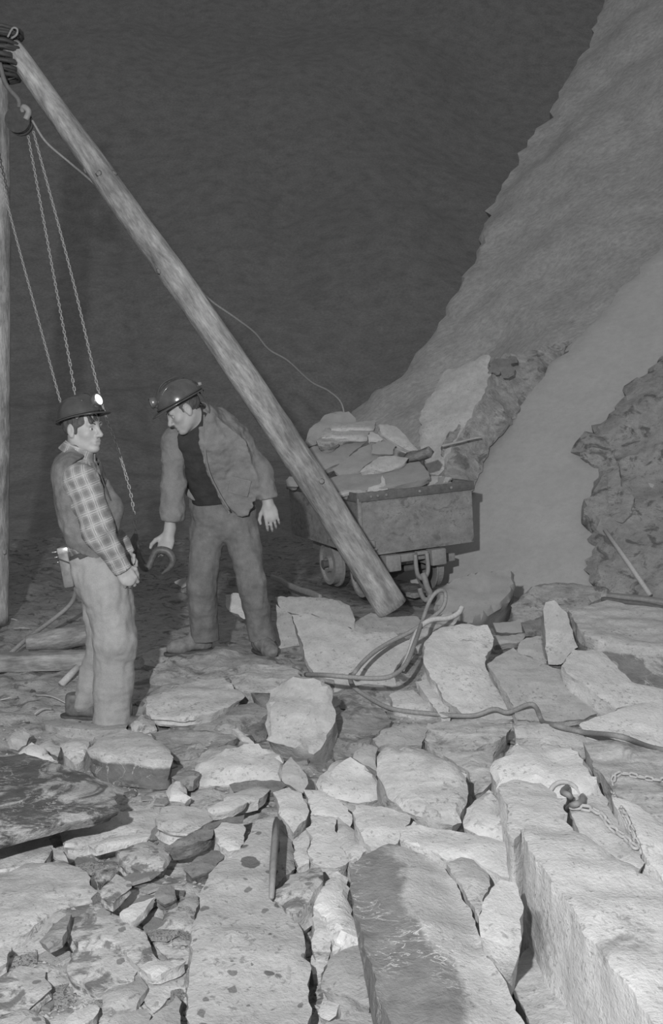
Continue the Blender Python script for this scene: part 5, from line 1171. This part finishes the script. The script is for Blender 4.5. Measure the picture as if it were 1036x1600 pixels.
# ------------------------------------------------------------------ right man: bent over, grey jacket hanging open, dark sweater
def man_right():
    D0 = 6.25
    Q = lambda px, py, dy=0.0: P(px, py, D0 + dy)
    base = Q(350, 1010, 0); base[2] = float(ground_z(base[0], base[1])); root = empty('person', tuple(base)); org = np.array(root.location)
    tag(root, 'man in open grey jacket bending over towards the hook', 'person')
    H = HeadFrame(Q(287, 640, -.33), (-.80, -.30, -.50), (-.48, -.12, .86))
    X, Yv = (1, 0, 0), (0, 1, 0); sl = norm([0, -.5, 1])
    spine = [Q(314, 656, -.26), Q(318, 690, -.22), Q(328, 735, -.12), Q(341, 780, -.03), Q(348, 815, 0)]
    sh_r, el_r, wr_r = Q(275, 690, -.20), Q(271, 755, -.22), Q(264, 834, -.30); sh_l, el_l, wr_l = Q(368, 688, -.12), Q(406, 740, -.10), Q(419, 786, -.16)
    hip_r, kn_r, an_r = Q(322, 826, 0), Q(316, 915, -.06), Q(320, 990, .02); hip_l, kn_l, an_l = Q(376, 826, 0), Q(394, 912, -.06), Q(410, 990, 0)
    lo = np.array([Q(215, 600, -.3)[0], D0 - .62, .02]); hi = np.array([Q(460, 600, .2)[0], D0 + .3, Q(300, 580)[2]])
    F = Field(lo, hi, .0055); F.u(loft(spine, [.09, .165, .16, .13, .12], [.08, .10, .09, .085, .085], X, Yv), .03)
    for a, b, c in ((sh_r, el_r, wr_r), (sh_l, el_l, wr_l)): F.u(cone(a, b, .052, .043), .03); F.u(cone(b, c, .043, .029), .02)
    for a, b, c in ((hip_r, kn_r, an_r), (hip_l, kn_l, an_l)): F.u(cone(a, b, .070, .055), .03); F.u(cone(b, c, .058, .042), .02); F.u(cone(c, c + [0, 0, -.03], .04, .036), .02)
    head(F, H, Q(314, 660, -.24))
    hand(F, wr_r, Q(252, 868, -.38) - Q(264, 828, -.30), (.25, .95, .1), (-1, -.1, 0), (.3, .55, .5), .03, 1.25, .3)
    hand(F, wr_l, Q(430, 836, -.2) - Q(418, 786, -.16), (.1, -1, 0), (-1, 0, 0), (.3, .4, .3), .05, 1.18, .1)
    F.mesh('body', M['skin2'], root, 1); eyes(H, root, org); brows(H, root, org)
    hl = Field(H.O - .17, H.O + .17, .005); hl.u(ellip(H(-.016, 0, .03), (.102, .081, .093), H.A)); hl.sub(ellip(H(.085, 0, -.075), (.082, .10, .108), H.A), .01); hl.sub(ellip(H(.0, 0, -.11), (.10, .12, .075), H.A), .01)
    for y in (-1, 1): hl.sub(ellip(H(-.008, y * .09, -.012), (.026, .02, .034), H.A), .006)
    hl.noise(.004, (60, 60, 60)).mesh('hair', M['hair'], root, 1)
    helmet(H, root, org, math.radians(2), 0.0, up=.050, mat='helmet2', sc=1.12)
    tube('cap_lamp_cord', smooth_path([H(-.13, .02, .05) - org, H(-.13, .06, -.03) - org, H(-.10, .07, -.10) - org, Q(310, 690, -.36) - org], 6), .004, M['helmetband'], root, 6)
    # sweater with a rolled collar
    S_ = Field(lo, hi, .006); S_.u(loft(spine, [.10, .18, .18, .165, .165], [.09, .112, .115, .118, .115], X, Yv), .03); S_.noise(.006, (10, 10, 14)); S_.cut(Q(345, 788, -.1), (.08, 0, -1)); S_.mesh('sweater', M['sweater'], root, 1)
    cl = Field(Q(300, 660, -.26) - .16, Q(305, 655, -.26) + .17, .005); cc = Q(304, 660, -.27); ax_ = norm(H(-.028, 0, -.06) - Q(314, 660, -.24)); cl.u(cone(cc - ax_ * .02, cc + ax_ * .022, .073, .070)); cl.sub(cone(cc - ax_ * .09, cc + ax_ * .1, .057)); cl.cut(cc + ax_ * .03, ax_); cl.cut(cc - ax_ * .035, -ax_)
    cl.noise(.003, (70, 70, 10)); cl.mesh('collar', M['jacket'], root, 1)
    # jacket: shell, open front, hanging left panel, sleeves
    J = Field(lo, hi, .006); J.u(loft(spine[:4] + [Q(347, 805, 0)], [.125, .205, .205, .190, .195], [.11, .132, .136, .138, .14], X, Yv), .02); J.u(ellip(Q(334, 672, -.15), (.155, .125, .145)), .05)
    J.sub(prism([(270, 600), (322, 634), (317, 650), (318, 700), (327, 742), (345, 782), (352, 800), (352, 850), (250, 850)], D0 - .2, D0 - .62, D0 - .12), .008)
    J.sub(prism([(250, 760), (352, 800), (352, 850), (250, 850)], D0 - .1, D0 - .62, D0 + .3), .008)
    J.sub(cone(Q(302, 642, -.34), Q(318, 668, -.26), .085, .075), .01)
    J.cut(Q(340, 806, 0), (.15, 0, -1))
    zc = Q(350, 720, -.2)[2]
    J.u(prism([(322, 640), (340, 650), (384, 690), (400, 735), (402, 768), (396, 792), (386, 806), (377, 811), (368, 808), (358, 796), (344, 772), (330, 744), (322, 705), (318, 665)], D0 - .22, D0 - .244, D0 - .200, (-.10 * zc * 0 + .28 * zc, -.28)), .02)
    J.u(cone(sh_r, el_r, .083, .072), .04); J.u(cone(el_r, Q(269, 806, -.25), .072, .073), .03); J.u(cone(sh_l, el_l, .098, .082), .05); J.u(cone(el_l, Q(418, 776, -.14), .080, .062), .03)
    J.noise(.008, (9, 9, 7)).noise(.006, (13, 13, 19)).noise(.003, (30, 30, 40))
    def hemcut(F_, c, d, r=.14):
        d = norm(d); F_.sub((lambda p: np.maximum(-((p - c) @ d), np.linalg.norm(p - c, axis=-1) - r), c - r, c + r), .003)
    hemcut(J, Q(268, 814, -.25), (-.05, 0, -1), .13); hemcut(J, Q(419, 779, -.14), (.2, 0, -1), .10)
    J.sub(cone(Q(268, 800, -.25), Q(266, 840, -.26), .056), .003); J.sub(cone(Q(418, 772, -.14), Q(422, 800, -.15), .042), .003)
    J.mesh('jacket', M['jacket'], root, 1)
    tube('lapel_edge', smooth_path([Q(319, 648, -.36), Q(319, 690, -.36), Q(326, 735, -.32), Q(342, 770, -.28), Q(358, 797, -.27)], 6) - org, .006, M['jacket'], root, 6)
    bm = bmesh.new(); box(bm, (0, 0, 0), (.13, .012, .11), .005, Matrix.Rotation(.28, 3, 'X')); pk = frombm('pocket', bm, M['jacket'], root, smooth=True, angle=.5); pk.location = Vector(Q(374, 760, -.204) - org); pk.rotation_euler = (0, .25, 0)
    # trousers
    T = Field(lo, hi, .006); T.u(loft([Q(346, 768, -.03), Q(348, 785, -.01), Q(350, 812, 0)], [.188, .20, .205], [.132, .136, .138], X, Yv), .02); T.u(ellip(Q(349, 822, 0), (.10, .105, .07)), .04)
    T.u(cone(hip_r, kn_r, .104, .092), .02); T.u(cone(kn_r, Q(320, 1010, .02), .090, .094), .03); T.u(cone(hip_l, kn_l, .104, .088), .02); T.u(cone(kn_l, Q(412, 1010, 0), .086, .082), .03)
    T.noise(.009, (9, 9, 3.5)).noise(.005, (16, 16, 9)).noise(.003, (9, 9, 30)); T.cut(Q(346, 770, -.1), (-.05, .0, 1)); T.cut(Q(366, 1001, 0), (0, 0, -1)); T.mesh('trousers', M['trousers2'], root, 1)
    for c, tdir in ((Q(312, 1004, .0), (-.85, -.5, 0)), (Q(408, 1006, -.02), (.45, -.9, 0))):
        tdir = norm(tdir); B = Field(c - .26, c + .28, .006); z0 = c[2] - .045
        B.u(cone(c + [0, 0, .06], c - tdir * .03 + [0, 0, .0], .058, .054), .02); B.u(cone(c + [0, 0, .02], c + tdir * .12 + [0, 0, -.004], .058, .046), .03); B.u(ellip(c + tdir * .15 + [0, 0, -.012], (.075, .050, .046), [tdir, np.cross([0, 0, 1], tdir), [0, 0, 1]]), .02); B.noise(.004, (30, 30, 30))
        B.cut((0, 0, z0), (0, 0, -1)); B.cut((0, 0, c[2] + .09), (0, 0, 1)); bo = B.mesh('boot', M['boot2'], root, 1)
        s2 = Field(c - .26, c + .28, .006); sd = np.cross(tdir, [0, 0, 1]); s2.u(loft([c - tdir * .04 + [0, 0, -.04], c + tdir * .20 + [0, 0, -.04]], [.05, .043], [.05, .043], sd, (0, 0, 1)), .01); s2.cut((0, 0, z0 + .006), (0, 0, 1)); s2.cut((0, 0, z0 - .016), (0, 0, -1)); s2.mesh('sole', M['leather'], bo, 1, origin=org)
    return root
man_right()
